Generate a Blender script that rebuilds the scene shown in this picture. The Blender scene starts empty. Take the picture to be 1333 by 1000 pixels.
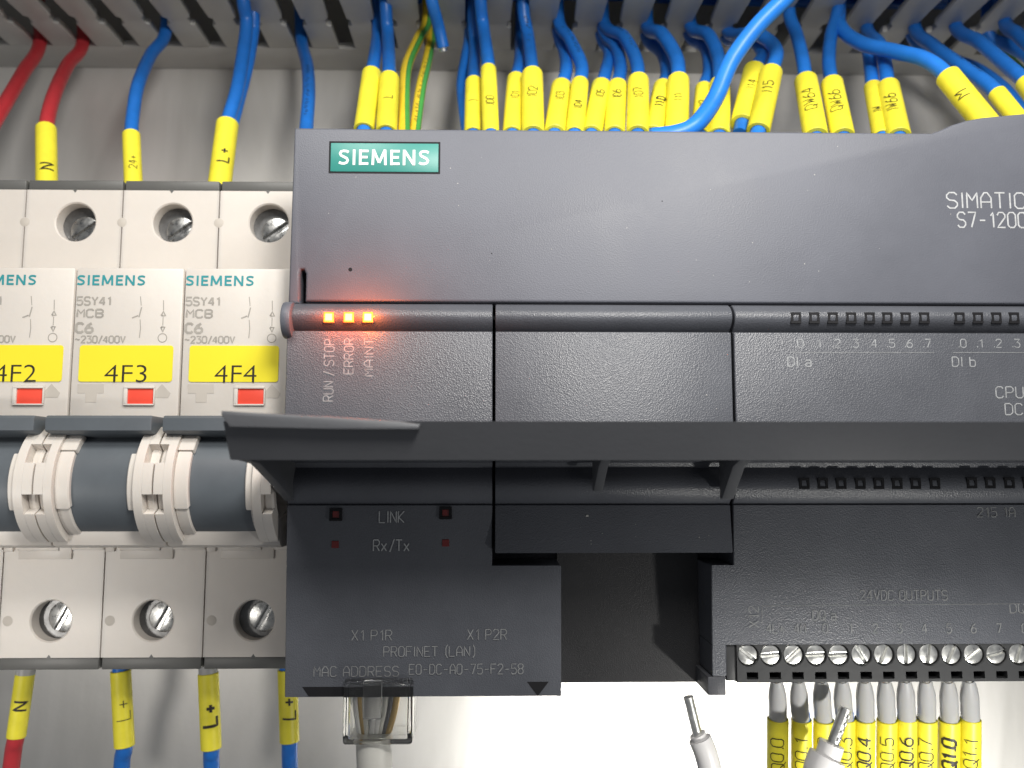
import bpy, bmesh, math, random
from mathutils import Vector, Matrix
random.seed(7)
S = 0.001                      # everything below is written in millimetres
DP = 212.0                     # camera to back panel
R_ = math.radians
scene = bpy.context.scene
COL = scene.collection

# ------------------------------------------------------------------ camera
FPX = 1080.0
PITCH, YAW = R_(6.0), R_(1.1)
cam_d = bpy.data.cameras.new("camera")
cam = bpy.data.objects.new("camera", cam_d)
COL.objects.link(cam)
cam_d.sensor_width = 36.0
cam_d.lens = 36.0 * FPX / 1333.0
cam_d.clip_start = 0.004
cam_d.clip_end = 50.0
cam_d.dof.use_dof = True
cam_d.dof.focus_distance = 0.134
cam_d.dof.aperture_fstop = 24.0
cam.location = (0, -DP * S, 0)
cam.rotation_euler = (math.pi / 2 + PITCH, 0, -YAW)
scene.camera = cam

# ------------------------------------------------------------------ world, lamps, exposure
world = bpy.data.worlds.new("World")
scene.world = world
world.use_nodes = True
bg = world.node_tree.nodes["Background"]
bg.inputs["Color"].default_value = (0.92, 0.95, 1.0, 1)
bg.inputs["Strength"].default_value = 0.18
scene.view_settings.view_transform = 'Standard'
scene.view_settings.look = 'None'
scene.view_settings.exposure = 0.0
scene.view_settings.gamma = 1.0


def lamp(name, kind, xdz, target, watts, size, color, spread=180.0, spot=None):
    l = bpy.data.lights.new(name, kind)
    l.energy = watts
    l.color = color
    if kind == 'AREA':
        l.shape = 'DISK'
        l.size = size * S
        l.spread = R_(spread)
    else:
        l.shadow_soft_size = size * S
        if kind == 'SPOT':
            l.spot_size = R_(spot)
            l.spot_blend = 0.6
    o = bpy.data.objects.new(name, l)
    COL.objects.link(o)
    o.location = (xdz[0] * S, (xdz[1] - DP) * S, xdz[2] * S)
    d = Vector(((target[0] - xdz[0]), (target[1] - xdz[1]), (target[2] - xdz[2])))
    o.rotation_euler = d.to_track_quat('-Z', 'Y').to_euler()
    return o


lamp("key_lamp", 'AREA', (40, -22, 98), (-10, 150, 10), 0.30, 46, (1.0, 0.97, 0.92))
lamp("phone_lamp", 'SPOT', (34, -2, 24), (24, 130, 40), 0.13, 3.2, (1.0, 0.98, 0.95), spot=36)
lamp("upper_lamp", 'AREA', (-60, 20, 150), (0, 212, 70), 0.19, 60, (1.0, 0.97, 0.92))
lamp("upper_lamp", 'AREA', (85, 20, 150), (70, 212, 75), 0.20, 60, (1.0, 0.97, 0.92))  # extra lamp, added to brighten the plate at upper right
lamp("left_fill", 'AREA', (-125, 30, -38), (-98, 150, -22), 0.009, 16, (1.0, 0.96, 0.90), spread=55)  # added fill for the lower left breakers, no known source
lamp("lower_lamp", 'AREA', (28, 130, -112), (28, 212, -66), 0.038, 12, (1.0, 0.98, 0.94), spread=76)
lamp("lower_lamp", 'AREA', (125, 130, -116), (122, 212, -66), 0.022, 12, (1.0, 0.98, 0.92), spread=90)  # second lamp added to lift the plate at lower right
lamp("side_lamp", 'AREA', (86, 74, -82), (58, 200, -56), 0.050, 6, (1.0, 0.98, 0.92), spread=120)

# ------------------------------------------------------------------ picture -> place measurements
F_ = Vector((math.sin(YAW) * math.cos(PITCH), math.cos(YAW) * math.cos(PITCH), math.sin(PITCH)))
RT = Vector((math.cos(YAW), -math.sin(YAW), 0))
UP = RT.cross(F_)


def ray(px, py):
    return F_ + RT * ((px - 666.5) / FPX) - UP * ((py - 500.0) / FPX)


def P(px, py, d):
    """(x, d, z) in mm of the point d mm in front of the camera plane seen at that place"""
    r = ray(px, py)
    t = d / r.y
    return Vector((r.x * t, d, r.z * t))


def PZ(px, py, z):
    r = ray(px, py)
    t = z / r.z
    return Vector((r.x * t, r.y * t, z))


def P2(px, py, d):
    p = P(px, py, d)
    return (p.x, p.z)


def X(px, py, d): return P(px, py, d).x
def Z(px, py, d): return P(px, py, d).z


# ------------------------------------------------------------------ materials
def mat(name, col, rough=0.5, metal=0.0, bump=0.0, bscale=1500.0, var=0.06, vscale=60.0, spec=0.5, coat=0.0,
        trans=0.0, emit=None, estr=0.0, fine=False, ior=1.5, sss=0.0, rvar=0.0, orand=0.0):
    m = bpy.data.materials.new(name)
    m.use_nodes = True
    nt = m.node_tree
    N, L = nt.nodes, nt.links
    b = N["Principled BSDF"]
    b.inputs["Roughness"].default_value = rough
    b.inputs["Metallic"].default_value = metal
    b.inputs["Specular IOR Level"].default_value = spec
    b.inputs["Coat Weight"].default_value = coat
    b.inputs["Transmission Weight"].default_value = trans
    b.inputs["IOR"].default_value = ior
    b.inputs["Base Color"].default_value = (*col, 1)
    if sss:
        b.inputs["Subsurface Weight"].default_value = sss
        b.inputs["Subsurface Radius"].default_value = (1, .8, .6)
        b.inputs["Subsurface Scale"].default_value = 0.001
    if emit:
        b.inputs["Emission Color"].default_value = (*emit, 1)
        b.inputs["Emission Strength"].default_value = estr
    tc = N.new("ShaderNodeTexCoord")
    if var > 0:
        n = N.new("ShaderNodeTexNoise")
        n.inputs["Scale"].default_value = vscale
        n.inputs["Detail"].default_value = 6
        n.inputs["Roughness"].default_value = 0.65
        L.new(tc.outputs["Object"], n.inputs["Vector"])
        rp = N.new("ShaderNodeMapRange")
        rp.inputs[1].default_value = 0.3
        rp.inputs[2].default_value = 0.7
        rp.inputs[3].default_value = 1 - var
        rp.inputs[4].default_value = 1 + var
        L.new(n.outputs["Fac"], rp.inputs[0])
        mx = N.new("ShaderNodeMix")
        mx.data_type = 'RGBA'
        mx.blend_type = 'MULTIPLY'
        mx.inputs[0].default_value = 1
        mx.inputs[6].default_value = (*col, 1)
        if orand:
            oi = N.new("ShaderNodeObjectInfo")
            om = N.new("ShaderNodeMapRange")
            om.inputs[3].default_value = 1 - orand
            om.inputs[4].default_value = 1 + orand
            L.new(oi.outputs["Random"], om.inputs[0])
            mu = N.new("ShaderNodeMath")
            mu.operation = 'MULTIPLY'
            L.new(rp.outputs[0], mu.inputs[0])
            L.new(om.outputs[0], mu.inputs[1])
            L.new(mu.outputs[0], mx.inputs[7])
        else:
            L.new(rp.outputs[0], mx.inputs[7])
        L.new(mx.outputs[2], b.inputs["Base Color"])
        if rvar:
            rr = N.new("ShaderNodeMapRange")
            rr.inputs[1].default_value = 0.3
            rr.inputs[2].default_value = 0.7
            rr.inputs[3].default_value = rough - rvar
            rr.inputs[4].default_value = rough + rvar
            L.new(n.outputs["Fac"], rr.inputs[0])
            L.new(rr.outputs[0], b.inputs["Roughness"])
    if bump > 0:
        n2 = N.new("ShaderNodeTexVoronoi" if fine else "ShaderNodeTexNoise")
        n2.inputs["Scale"].default_value = bscale
        n2.inputs["Detail"].default_value = 0 if fine else 3
        L.new(tc.outputs["Object"], n2.inputs["Vector"])
        bp = N.new("ShaderNodeBump")
        bp.inputs["Strength"].default_value = bump
        bp.inputs["Distance"].default_value = 0.0002
        L.new(n2.outputs["Distance" if fine else "Fac"], bp.inputs["Height"])
        L.new(bp.outputs["Normal"], b.inputs["Normal"])
    return m


M = {}
M['plc'] = mat("dark_grey_textured_plastic", (0.084, 0.089, 0.104), 0.36, bump=0.26, bscale=4800, fine=True, var=0.10, vscale=90, spec=0.55, rvar=0.05)
M['plc_door'] = mat("dark_grey_fine_plastic", (0.120, 0.126, 0.150), 0.47, bump=0.13, bscale=4500, fine=True, var=0.08, vscale=55, spec=0.4, rvar=0.07)
M['plc_smooth'] = mat("dark_grey_smooth_plastic", (0.100, 0.103, 0.112), 0.48, bump=0.12, bscale=1200, var=0.06)
M['plc_low'] = mat("dark_grey_housing_plastic", (0.070, 0.072, 0.082), 0.46, bump=0.22, bscale=4800, fine=True, var=0.10, vscale=80)
M['black'] = mat("black_plastic", (0.012, 0.012, 0.014), 0.6, bump=0.15, bscale=900, spec=0.2)
M['recess'] = mat("shade_dark_recess_plastic", (0.015, 0.015, 0.017), 0.45, bump=0.35, bscale=6500, var=0.15, vscale=120)  # shade of the recess is put into this near-black colour
M['term'] = mat("charcoal_terminal_plastic", (0.035, 0.036, 0.038), 0.5, bump=0.2, bscale=900)
M['print'] = mat("grey_print", (0.44, 0.45, 0.46), 0.6, var=0.2, vscale=1500)
M['print_mid'] = mat("mid_grey_print", (0.30, 0.31, 0.32), 0.6, var=0.3, vscale=1500)
M['print_dim'] = mat("dark_grey_print", (0.22, 0.225, 0.23), 0.6, var=0.3, vscale=1500)  # darkest of the print greys
M['teal'] = mat("teal_plate", (0.035, 0.25, 0.215), 0.4, var=0.04)
M['white_print'] = mat("white_print", (0.82, 0.84, 0.83), 0.5, var=0.02)
M['cream'] = mat("warm_white_plastic", (0.655, 0.61, 0.56), 0.42, bump=0.10, bscale=900, var=0.05, vscale=45, sss=0.15)
M['cream_text'] = mat("grey_breaker_print", (0.36, 0.335, 0.30), 0.6, var=0.2, vscale=900)
M['cream_mould'] = mat("moulded_mark", (0.50, 0.46, 0.41), 0.6, var=0.1)
M['teal_print'] = mat("teal_print", (0.03, 0.28, 0.31), 0.5, var=0.08)
M['slate'] = mat("slate_plastic", (0.100, 0.115, 0.130), 0.48, bump=0.06, bscale=600, var=0.10, vscale=120)
M['capgrey'] = mat("dark_clip_plastic", (0.11, 0.11, 0.105), 0.45, bump=0.1, var=0.1)
M['sticker'] = mat("yellow_sticker", (0.86, 0.74, 0.03), 0.42, var=0.03)
M['ink'] = mat("black_ink", (0.025, 0.02, 0.015), 0.5, var=0.2, vscale=2000)
M['red'] = mat("red_indicator", (0.85, 0.085, 0.05), 0.35, var=0.05)
M['steel'] = mat("steel", (0.86, 0.86, 0.83), 0.34, metal=1.0, bump=0.12, bscale=900, var=0.15, vscale=700, rvar=0.08)
M['greysteel'] = mat("grey_zinc_steel", (0.42, 0.42, 0.41), 0.30, metal=1.0, bump=0.2, bscale=900, var=0.25, vscale=700, rvar=0.1)
M['darksteel'] = mat("dull_steel", (0.17, 0.17, 0.17), 0.42, metal=0.85, bump=0.2, bscale=600, var=0.3, vscale=500)
M['sleeve'] = mat("yellow_marker", (0.84, 0.745, 0.045), 0.44, bump=0.12, bscale=500, var=0.10, vscale=160, orand=0.08)
M['blue'] = mat("blue_wire", (0.015, 0.165, 0.60), 0.38, bump=0.15, bscale=400, var=0.12, vscale=200, orand=0.12)
M['redwire'] = mat("red_wire", (0.50, 0.035, 0.045), 0.38, bump=0.1, bscale=400, var=0.08, vscale=300)
M['ylwire'] = mat("yellow_wire", (0.72, 0.52, 0.03), 0.38, var=0.08, vscale=300)
M['green'] = mat("green_stripe", (0.06, 0.30, 0.06), 0.38, var=0.08, vscale=300)
M['ferrule'] = mat("pale_grey_ferrule", (0.44, 0.44, 0.445), 0.32, bump=0.05, bscale=400, var=0.06, sss=0.3)
M['whitewire'] = mat("white_wire", (0.66, 0.65, 0.65), 0.38, bump=0.05, bscale=400, var=0.05)
M['greycable'] = mat("grey_cable", (0.55, 0.54, 0.50), 0.45, bump=0.1, bscale=600, var=0.06)
M['clear'] = mat("clear_plastic", (0.95, 0.95, 0.93), 0.06, trans=1.0, var=0.0, ior=1.49)
M['copper'] = mat("gold_contact", (0.55, 0.38, 0.16), 0.3, metal=1.0)
M['duct'] = mat("grey_duct_plastic", (0.50, 0.49, 0.465), 0.46, bump=0.12, bscale=500, var=0.07, vscale=40)
M['dust'] = mat("pale_dust", (0.45, 0.44, 0.42), 0.9, var=0.2, vscale=900)
M['led_dark'] = mat("dark_led_lens", (0.04, 0.043, 0.043), 0.3, var=0.05)
M['led_red'] = mat("dark_red_led_lens", (0.16, 0.012, 0.012), 0.3, var=0.1)
M['led_on'] = mat("lit_orange_led", (0.9, 0.3, 0.05), 0.4, emit=(1.0, 0.30, 0.12), estr=5.5, var=0)
M['led_edge'] = mat("orange_led_edge", (0.9, 0.2, 0.03), 0.4, emit=(1.0, 0.13, 0.015), estr=2.2, var=0)
M['led_on2'] = mat("lit_amber_led", (0.9, 0.4, 0.05), 0.4, emit=(1.0, 0.52, 0.20), estr=5.0, var=0)


def panel_material():
    m = bpy.data.materials.new("galvanised_plate")
    m.use_nodes = True
    nt = m.node_tree
    N, L = nt.nodes, nt.links
    b = N["Principled BSDF"]
    b.inputs["Metallic"].default_value = 0.45
    tc = N.new("ShaderNodeTexCoord")
    mp = N.new("ShaderNodeMapping")
    mp.inputs["Scale"].default_value = (1.0, 1.0, 0.25)
    L.new(tc.outputs["Object"], mp.inputs["Vector"])
    n = N.new("ShaderNodeTexNoise")
    n.inputs["Scale"].default_value = 55
    n.inputs["Detail"].default_value = 7
    n.inputs["Roughness"].default_value = 0.6
    n.inputs["Distortion"].default_value = 0.6
    L.new(mp.outputs[0], n.inputs["Vector"])
    n3 = N.new("ShaderNodeTexNoise")
    n3.inputs["Scale"].default_value = 900
    n3.inputs["Detail"].default_value = 3
    L.new(tc.outputs["Object"], n3.inputs["Vector"])
    cr = N.new("ShaderNodeValToRGB")
    cr.color_ramp.elements[0].position = 0.3
    cr.color_ramp.elements[0].color = (0.66, 0.645, 0.61, 1)
    cr.color_ramp.elements[1].position = 0.72
    cr.color_ramp.elements[1].color = (0.82, 0.80, 0.77, 1)
    L.new(n.outputs["Fac"], cr.inputs[0])
    L.new(cr.outputs[0], b.inputs["Base Color"])
    r = N.new("ShaderNodeMapRange")
    r.inputs[1].default_value = 0.3
    r.inputs[2].default_value = 0.7
    r.inputs[3].default_value = 0.36
    r.inputs[4].default_value = 0.52
    L.new(n.outputs["Fac"], r.inputs[0])
    L.new(r.outputs[0], b.inputs["Roughness"])
    bp = N.new("ShaderNodeBump")
    bp.inputs["Strength"].default_value = 0.12
    bp.inputs["Distance"].default_value = 0.0002
    L.new(n3.outputs["Fac"], bp.inputs["Height"])
    L.new(bp.outputs["Normal"], b.inputs["Normal"])
    return m


M['panel'] = panel_material()


# ------------------------------------------------------------------ mesh collecting
class MB:
    """collects shapes in (x, d, z) millimetres"""

    def __init__(self):
        self.bm = bmesh.new()

    def _merge(self, b):
        me = bpy.data.meshes.new("tmp")
        b.to_mesh(me)
        b.free()
        self.bm.from_mesh(me)
        bpy.data.meshes.remove(me)

    def box(self, x0, x1, d0, d1, z0, z1, bev=0.0, seg=2):
        b = bmesh.new()
        bmesh.ops.create_cube(b, size=1.0)
        for v in b.verts:
            v.co = Vector(((x0 + x1) / 2 + v.co.x * abs(x1 - x0), (d0 + d1) / 2 + v.co.y * abs(d1 - d0),
                           (z0 + z1) / 2 + v.co.z * abs(z1 - z0)))
        if bev:
            bmesh.ops.bevel(b, geom=list(b.edges), offset=bev, segments=seg, profile=0.5, affect='EDGES')
        self._merge(b)
        return self

    def prism(self, pts, axis, a0, a1, bev=0.0, seg=2):
        """pts 2-D polygon; axis 'd': pts are (x,z) pushed from d=a0 to a1; 'x': pts are (d,z); 'z': pts are (x,d)"""
        b = bmesh.new()

        def co(p, a):
            return Vector((p[0], a, p[1])) if axis == 'd' else Vector((a, p[0], p[1])) if axis == 'x' else Vector((p[0], p[1], a))
        lo = [b.verts.new(co(p, a0)) for p in pts]
        hi = [b.verts.new(co(p, a1)) for p in pts]
        n = len(pts)
        c0 = b.faces.new(lo)
        c1 = b.faces.new(list(reversed(hi)))
        for i in range(n):
            b.faces.new((lo[i], hi[i], hi[(i + 1) % n], lo[(i + 1) % n]))
        bmesh.ops.recalc_face_normals(b, faces=list(b.faces))
        if bev:
            ed = set(c0.edges) | set(c1.edges)
            bmesh.ops.bevel(b, geom=list(ed), offset=bev, segments=seg, profile=0.5, affect='EDGES')
        self._merge(b)
        return self

    def cyl(self, c, axis, r, l0, l1, n=28, bev=0.0, r2=None):
        pts = []
        b = bmesh.new()
        rr = (r, r if r2 is None else r2)
        rings = []
        for l, q in ((l0, rr[0]), (l1, rr[1])):
            rg = []
            for i in range(n):
                a = 2 * math.pi * i / n
                u, v = q * math.cos(a), q * math.sin(a)
                if axis == 'd':
                    p = (c[0] + u, l, c[1] + v)
                elif axis == 'x':
                    p = (l, c[0] + u, c[1] + v)
                else:
                    p = (c[0] + u, c[1] + v, l)
                rg.append(b.verts.new(p))
            rings.append(rg)
        f0 = b.faces.new(rings[0])
        f1 = b.faces.new(list(reversed(rings[1])))
        for i in range(n):
            b.faces.new((rings[0][i], rings[1][i], rings[1][(i + 1) % n], rings[0][(i + 1) % n]))
        bmesh.ops.recalc_face_normals(b, faces=list(b.faces))
        if bev:
            bmesh.ops.bevel(b, geom=list(set(f0.edges) | set(f1.edges)), offset=bev, segments=2, profile=0.5, affect='EDGES')
        self._merge(b)
        return self

    def holed(self, x0, x1, z0, z1, cx, cz, r, d, depth, n=40, chamf=0.25, floor=True):
        """a front plate (facing the camera) with a round blind hole"""
        b = self.bm
        angs = [2 * math.pi * i / n for i in range(n)]
        for (qx, qz) in ((x0, z0), (x1, z0), (x1, z1), (x0, z1)):
            angs.append(math.atan2(qz - cz, qx - cx) % (2 * math.pi))
        angs = sorted(set(round(a, 6) for a in angs))
        outer, rim, inn, bot = [], [], [], []
        for a in angs:
            c, s = math.cos(a), math.sin(a)
            ts = []
            if c > 1e-9: ts.append((x1 - cx) / c)
            if c < -1e-9: ts.append((x0 - cx) / c)
            if s > 1e-9: ts.append((z1 - cz) / s)
            if s < -1e-9: ts.append((z0 - cz) / s)
            t = min(ts)
            outer.append(b.verts.new((cx + c * t, d, cz + s * t)))
            rim.append(b.verts.new((cx + c * (r + chamf), d, cz + s * (r + chamf))))
            inn.append(b.verts.new((cx + c * r, d + chamf, cz + s * r)))
            bot.append(b.verts.new((cx + c * r, d + depth, cz + s * r)))
        k = len(angs)
        for i in range(k):
            j = (i + 1) % k
            for A, B in ((outer, rim), (rim, inn), (inn, bot)):
                b.faces.new((A[i], A[j], B[j], B[i]))
        if floor:
            b.faces.new(bot)
        return self

    def tube(self, pts, r, n=12, cap=True, r_in=None):
        b = self.bm
        pts = [Vector(p) for p in pts]
        tang = []
        for i in range(len(pts)):
            a = pts[max(0, i - 1)]
            c = pts[min(len(pts) - 1, i + 1)]
            tang.append((c - a).normalized())
        ref = Vector((1, 0.13, 0.07))
        u = (ref - tang[0] * ref.dot(tang[0])).normalized()
        rings = []
        for i, p in enumerate(pts):
            t = tang[i]
            u = (u - t * u.dot(t)).normalized()
            w = t.cross(u)
            q = r[i] if isinstance(r, (list, tuple)) else r
            rings.append([b.verts.new(p + (u * math.cos(2 * math.pi * k / n) + w * math.sin(2 * math.pi * k / n)) * q) for k in range(n)])
        for i in range(len(rings) - 1):
            for k in range(n):
                b.faces.new((rings[i][k], rings[i][(k + 1) % n], rings[i + 1][(k + 1) % n], rings[i + 1][k]))
        if cap:
            b.faces.new(list(reversed(rings[0])))
            b.faces.new(rings[-1])
        return self

    def ribbon(self, line, mapf, w):
        """a pen stroke: polyline in (a,b) mapped to space, mitred so that it never overlaps itself"""
        pl = [line[0]]
        for q in line[1:]:                       # resample so that strokes can follow a curved sleeve
            p = pl[-1]
            L = math.hypot(q[0] - p[0], q[1] - p[1])
            if L < 1e-6: continue
            k = max(1, int(L / 0.45))
            for i in range(1, k + 1):
                pl.append((p[0] + (q[0] - p[0]) * i / k, p[1] + (q[1] - p[1]) * i / k))
        if len(pl) < 2: return
        L_, R2 = [], []
        for i in range(len(pl)):
            a = pl[max(0, i - 1)]
            c = pl[min(len(pl) - 1, i + 1)]
            tx, ty = c[0] - a[0], c[1] - a[1]
            q = math.hypot(tx, ty) or 1
            nx, ny = -ty / q, tx / q
            L_.append(self.bm.verts.new(mapf(pl[i][0] + nx * w / 2, pl[i][1] + ny * w / 2)))
            R2.append(self.bm.verts.new(mapf(pl[i][0] - nx * w / 2, pl[i][1] - ny * w / 2)))
        for i in range(len(pl) - 1):
            self.bm.faces.new((L_[i], R2[i], R2[i + 1], L_[i + 1]))

    def build(self, name, material, parent=None, origin=None, smooth=35.0):
        bm = self.bm
        o3 = Vector((0, 0, 0)) if origin is None else Vector(origin)
        if parent is not None and origin is None:
            o3 = Vector(parent["_o"])
        bmesh.ops.recalc_face_normals(bm, faces=list(bm.faces)) if not getattr(self, 'keep', False) else None
        for v in bm.verts:
            v.co = Vector(((v.co.x - o3.x) * S, (v.co.y - o3.y) * S, (v.co.z - o3.z) * S))
        lim = R_(smooth)
        for f in bm.faces:
            f.smooth = True
        for e in bm.edges:
            if len(e.link_faces) == 2:
                if e.calc_face_angle(0) > lim:
                    e.smooth = False
            else:
                e.smooth = False
        me = bpy.data.meshes.new(name)
        bm.to_mesh(me)
        bm.free()
        me.materials.append(material)
        o = bpy.data.objects.new(name, me)
        COL.objects.link(o)
        if parent is not None:
            o.parent = parent
            pw = Vector(parent["_o"])
            o.location = ((o3.x - pw.x) * S, (o3.y - pw.y) * S, (o3.z - pw.z) * S)
        else:
            o.location = (o3.x * S, (o3.y - DP) * S, o3.z * S)
        o["_o"] = list(o3)
        return o


def thing(name, label, cat, at, group=None):
    o = bpy.data.objects.new(name, None)
    o.empty_display_size = 0.01
    COL.objects.link(o)
    o.location = (at[0] * S, (at[1] - DP) * S, at[2] * S)
    o["_o"] = list(at)
    return tag(o, label, cat, group)


def tag(o, label, cat, group=None):
    o["label"] = label
    o["category"] = cat
    if group: o["group"] = group
    return o


def copy_tree(o, dx, parent=None):
    c = o.copy()
    COL.objects.link(c)
    if parent is not None:
        c.parent = parent
    else:
        c.location.x += dx * S
    w = list(c["_o"])
    c["_o"] = [w[0] + dx, w[1], w[2]]
    for ch in list(o.children):
        copy_tree(ch, dx, c)
    return c


# ------------------------------------------------------------------ lettering
def arc(cx, cy, rx, ry, a0, a1, n=10):
    return [(cx + rx * math.cos(R_(a0 + (a1 - a0) * i / n)), cy + ry * math.sin(R_(a0 + (a1 - a0) * i / n))) for i in range(n + 1)]


G = {   # narrow single-stroke letters in a cell 4 wide and 6 high
    '0': [[(1, 0), (3, 0), (4, 1), (4, 5), (3, 6), (1, 6), (0, 5), (0, 1), (0.85, 0.12)]],
    '1': [[(0.8, 4.6), (2.2, 6), (2.2, 0)]],
    '2': [[(0, 4.8), (0.9, 6), (3, 6), (4, 5), (4, 4), (0, 0), (4, 0)]],
    '3': [[(0, 6), (4, 6), (1.8, 3.5), (3.2, 3.4), (4, 2.5), (4, 1), (3, 0), (1, 0), (0, 0.9)]],
    '4': [[(3, 0), (3, 6)], [(2.7, 5.8), (0, 1.8), (4, 1.8)]],
    '5': [[(4, 6), (0.4, 6), (0.2, 3.3), (3, 3.6), (4, 2.6), (4, 1), (3, 0), (1, 0), (0, 0.8)]],
    '6': [[(3.4, 6), (1.2, 4.6), (0, 2.4), (0, 1), (1, 0), (3, 0), (4, 1), (4, 2.4), (3, 3.4)], [(2.8, 3.4), (1.2, 3.3), (0.3, 2.6)]],
    '7': [[(0, 6), (4, 6), (1.6, 0)]],
    '8': [[(2, 3.2), (1, 3.2), (0, 4.2), (0, 5.2), (1, 6), (3, 6), (4, 5.2), (4, 4.2), (3, 3.2), (2.2, 3.2)], [(1, 3.0), (0, 2.2), (0, 1), (1, 0), (3, 0), (4, 1), (4, 2.2), (3.1, 3.0)]],
    '9': [[(0.6, 0), (2.8, 1.4), (4, 3.6), (4, 5), (3, 6), (1, 6), (0, 5), (0, 3.6), (1, 2.7)], [(1.2, 2.7), (3, 2.7), (3.7, 3.3)]],
    'A': [[(0, 0), (0, 4), (1.4, 6), (2.6, 6), (4, 4), (4, 0)], [(0, 2.4), (4, 2.4)]],
    'C': [[(4, 5), (3, 6), (1, 6), (0, 5), (0, 1), (1, 0), (3, 0), (4, 1)]],
    'D': [[(0, 0), (0, 6)], [(0.2, 6), (2.6, 6), (4, 4.8), (4, 1.2), (2.6, 0), (0.2, 0)]],
    'E': [[(4, 6), (0, 6), (0, 0), (4, 0)], [(0, 3.1), (3.2, 3.1)]],
    'F': [[(4, 6), (0, 6), (0, 0)], [(0, 3.1), (3.2, 3.1)]],
    'I': [[(2, 0), (2, 6)]],
    'K': [[(0, 0), (0, 6)], [(4, 6), (0.3, 2.8), (4, 0)]],
    'L': [[(0, 6), (0, 0), (3.8, 0)]],
    'M': [[(0, 0), (0, 6), (2, 3), (4, 6), (4, 0)]],
    'N': [[(0, 0), (0, 6), (4, 0), (4, 6)]],
    'O': [[(1, 0), (3, 0), (4, 1), (4, 5), (3, 6), (1, 6), (0, 5), (0, 1), (0.85, 0.12)]],
    'P': [[(0, 0), (0, 6)], [(0.2, 6), (3, 6), (4, 5), (4, 3.8), (3, 2.8), (0.2, 2.8)]],
    'Q': [[(1, 0), (3, 0), (4, 1), (4, 5), (3, 6), (1, 6), (0, 5), (0, 1), (0.85, 0.12)], [(2.2, 2.0), (4.7, -1.0)]],
    'R': [[(0, 0), (0, 6)], [(0.2, 6), (3, 6), (4, 5), (4, 3.8), (3, 2.8), (0.2, 2.8)], [(2.2, 2.6), (4, 0)]],
    'S': [[(4, 5.1), (3, 6), (1, 6), (0, 5), (0, 4), (1, 3.1), (3, 2.9), (4, 2), (4, 1), (3, 0), (1, 0), (0, 0.9)]],
    'T': [[(0, 6), (4, 6)], [(2, 5.8), (2, 0)]],
    'U': [[(0, 6), (0, 1), (1, 0), (3, 0), (4, 1), (4, 6)]],
    'V': [[(0, 6), (2, 0), (4, 6)]],
    'W': [[(0, 6), (0.9, 0), (2, 4), (3.1, 0), (4, 6)]],
    'X': [[(0, 0), (4, 6)], [(0, 6), (1.8, 3.2)], [(2.2, 2.8), (4, 0)]],
    'Y': [[(0, 6), (2, 3), (4, 6)], [(2, 2.8), (2, 0)]],
    'B': [[(0, 0), (0, 6)], [(0.2, 6), (3, 6), (4, 5), (4, 4), (3, 3.1), (0.2, 3.1)], [(3, 2.9), (4, 2), (4, 1), (3, 0), (0.2, 0)]],
    'a': [[(0.4, 3.6), (1, 4), (3, 4), (3.6, 3.3), (3.6, 0)], [(3.4, 0), (1, 0), (0.2, 0.7), (0.2, 1.5), (1, 2.1), (3.4, 2.1)]],
    'b': [[(0.2, 6), (0.2, 0)], [(0.4, 0), (2.8, 0), (3.6, 0.8), (3.6, 3.2), (2.8, 4), (0.4, 4)]],
    'x': [[(0, 0), (3.4, 4)], [(0, 4), (1.5, 2.2)], [(1.9, 1.8), (3.4, 0)]],
    '+': [[(0.4, 2.6), (3.6, 2.6)], [(2, 4.2), (2, 2.8)], [(2, 2.4), (2, 1)]],
    '-': [[(0.6, 2.8), (3.4, 2.8)]],
    '~': [[(0, 2.6), (1, 3.4), (3, 2.4), (4, 3.2)]],
    '/': [[(0.3, -0.6), (3.2, 6.4)]],
    '.': [[(1, 0), (1, 0.8)]],
    '(': [[(2.6, 7), (1.4, 5), (1.4, 1), (2.6, -1)]],
    ')': [[(1, 7), (2.2, 5), (2.2, 1), (1, -1)]],
}
NARROW = {'I': 2.4, '.': 2.2, ' ': 3.2, '1': 4.2, '(': 3.8, ')': 3.8, '/': 4.4}


def stroke_text(mb, s, h, mapf, w, centre=True, squeeze=1.0, jit=0.0, lean=0.0, width=None):
    """h = letter height in mm; mapf(a, b, layer)"""
    k = h / 6.0
    adv, x = [], 0
    if width:
        squeeze = width / (k * (sum(NARROW.get(ch, 5.4) for ch in s) - 1.4))
    for ch in s:
        adv.append(x)
        x += NARROW.get(ch, 5.4) * k * squeeze
    off = -(x - 1.4 * k * squeeze) / 2 if centre else 0
    layer = 0
    for ch, a in zip(s, adv):
        jx, jy = random.uniform(-jit, jit), random.uniform(-jit, jit)
        for line in G.get(ch, []):
            sh = -1.4 if ch == 'I' else 0
            pts = [(off + a + (q[0] + sh) * k * squeeze + jx + lean * q[1] * k, q[1] * k + jy - (h / 2 if centre else 0)) for q in line]
            layer += 1
            lz = layer % 7
            mb.ribbon(pts, lambda u, v: mapf(u, v, lz), w)


def flat_map(c, rot=0.0, lift=0.03, dslope=0.0):
    """letters on a face that looks at the camera side: c = (x, d, z)"""
    cr, sr = math.cos(R_(rot)), math.sin(R_(rot))

    def f(a, b, layer):
        return Vector((c[0] + a * cr - b * sr, c[1] - lift - 0.004 * layer, c[2] + a * sr + b * cr))
    return f


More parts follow.
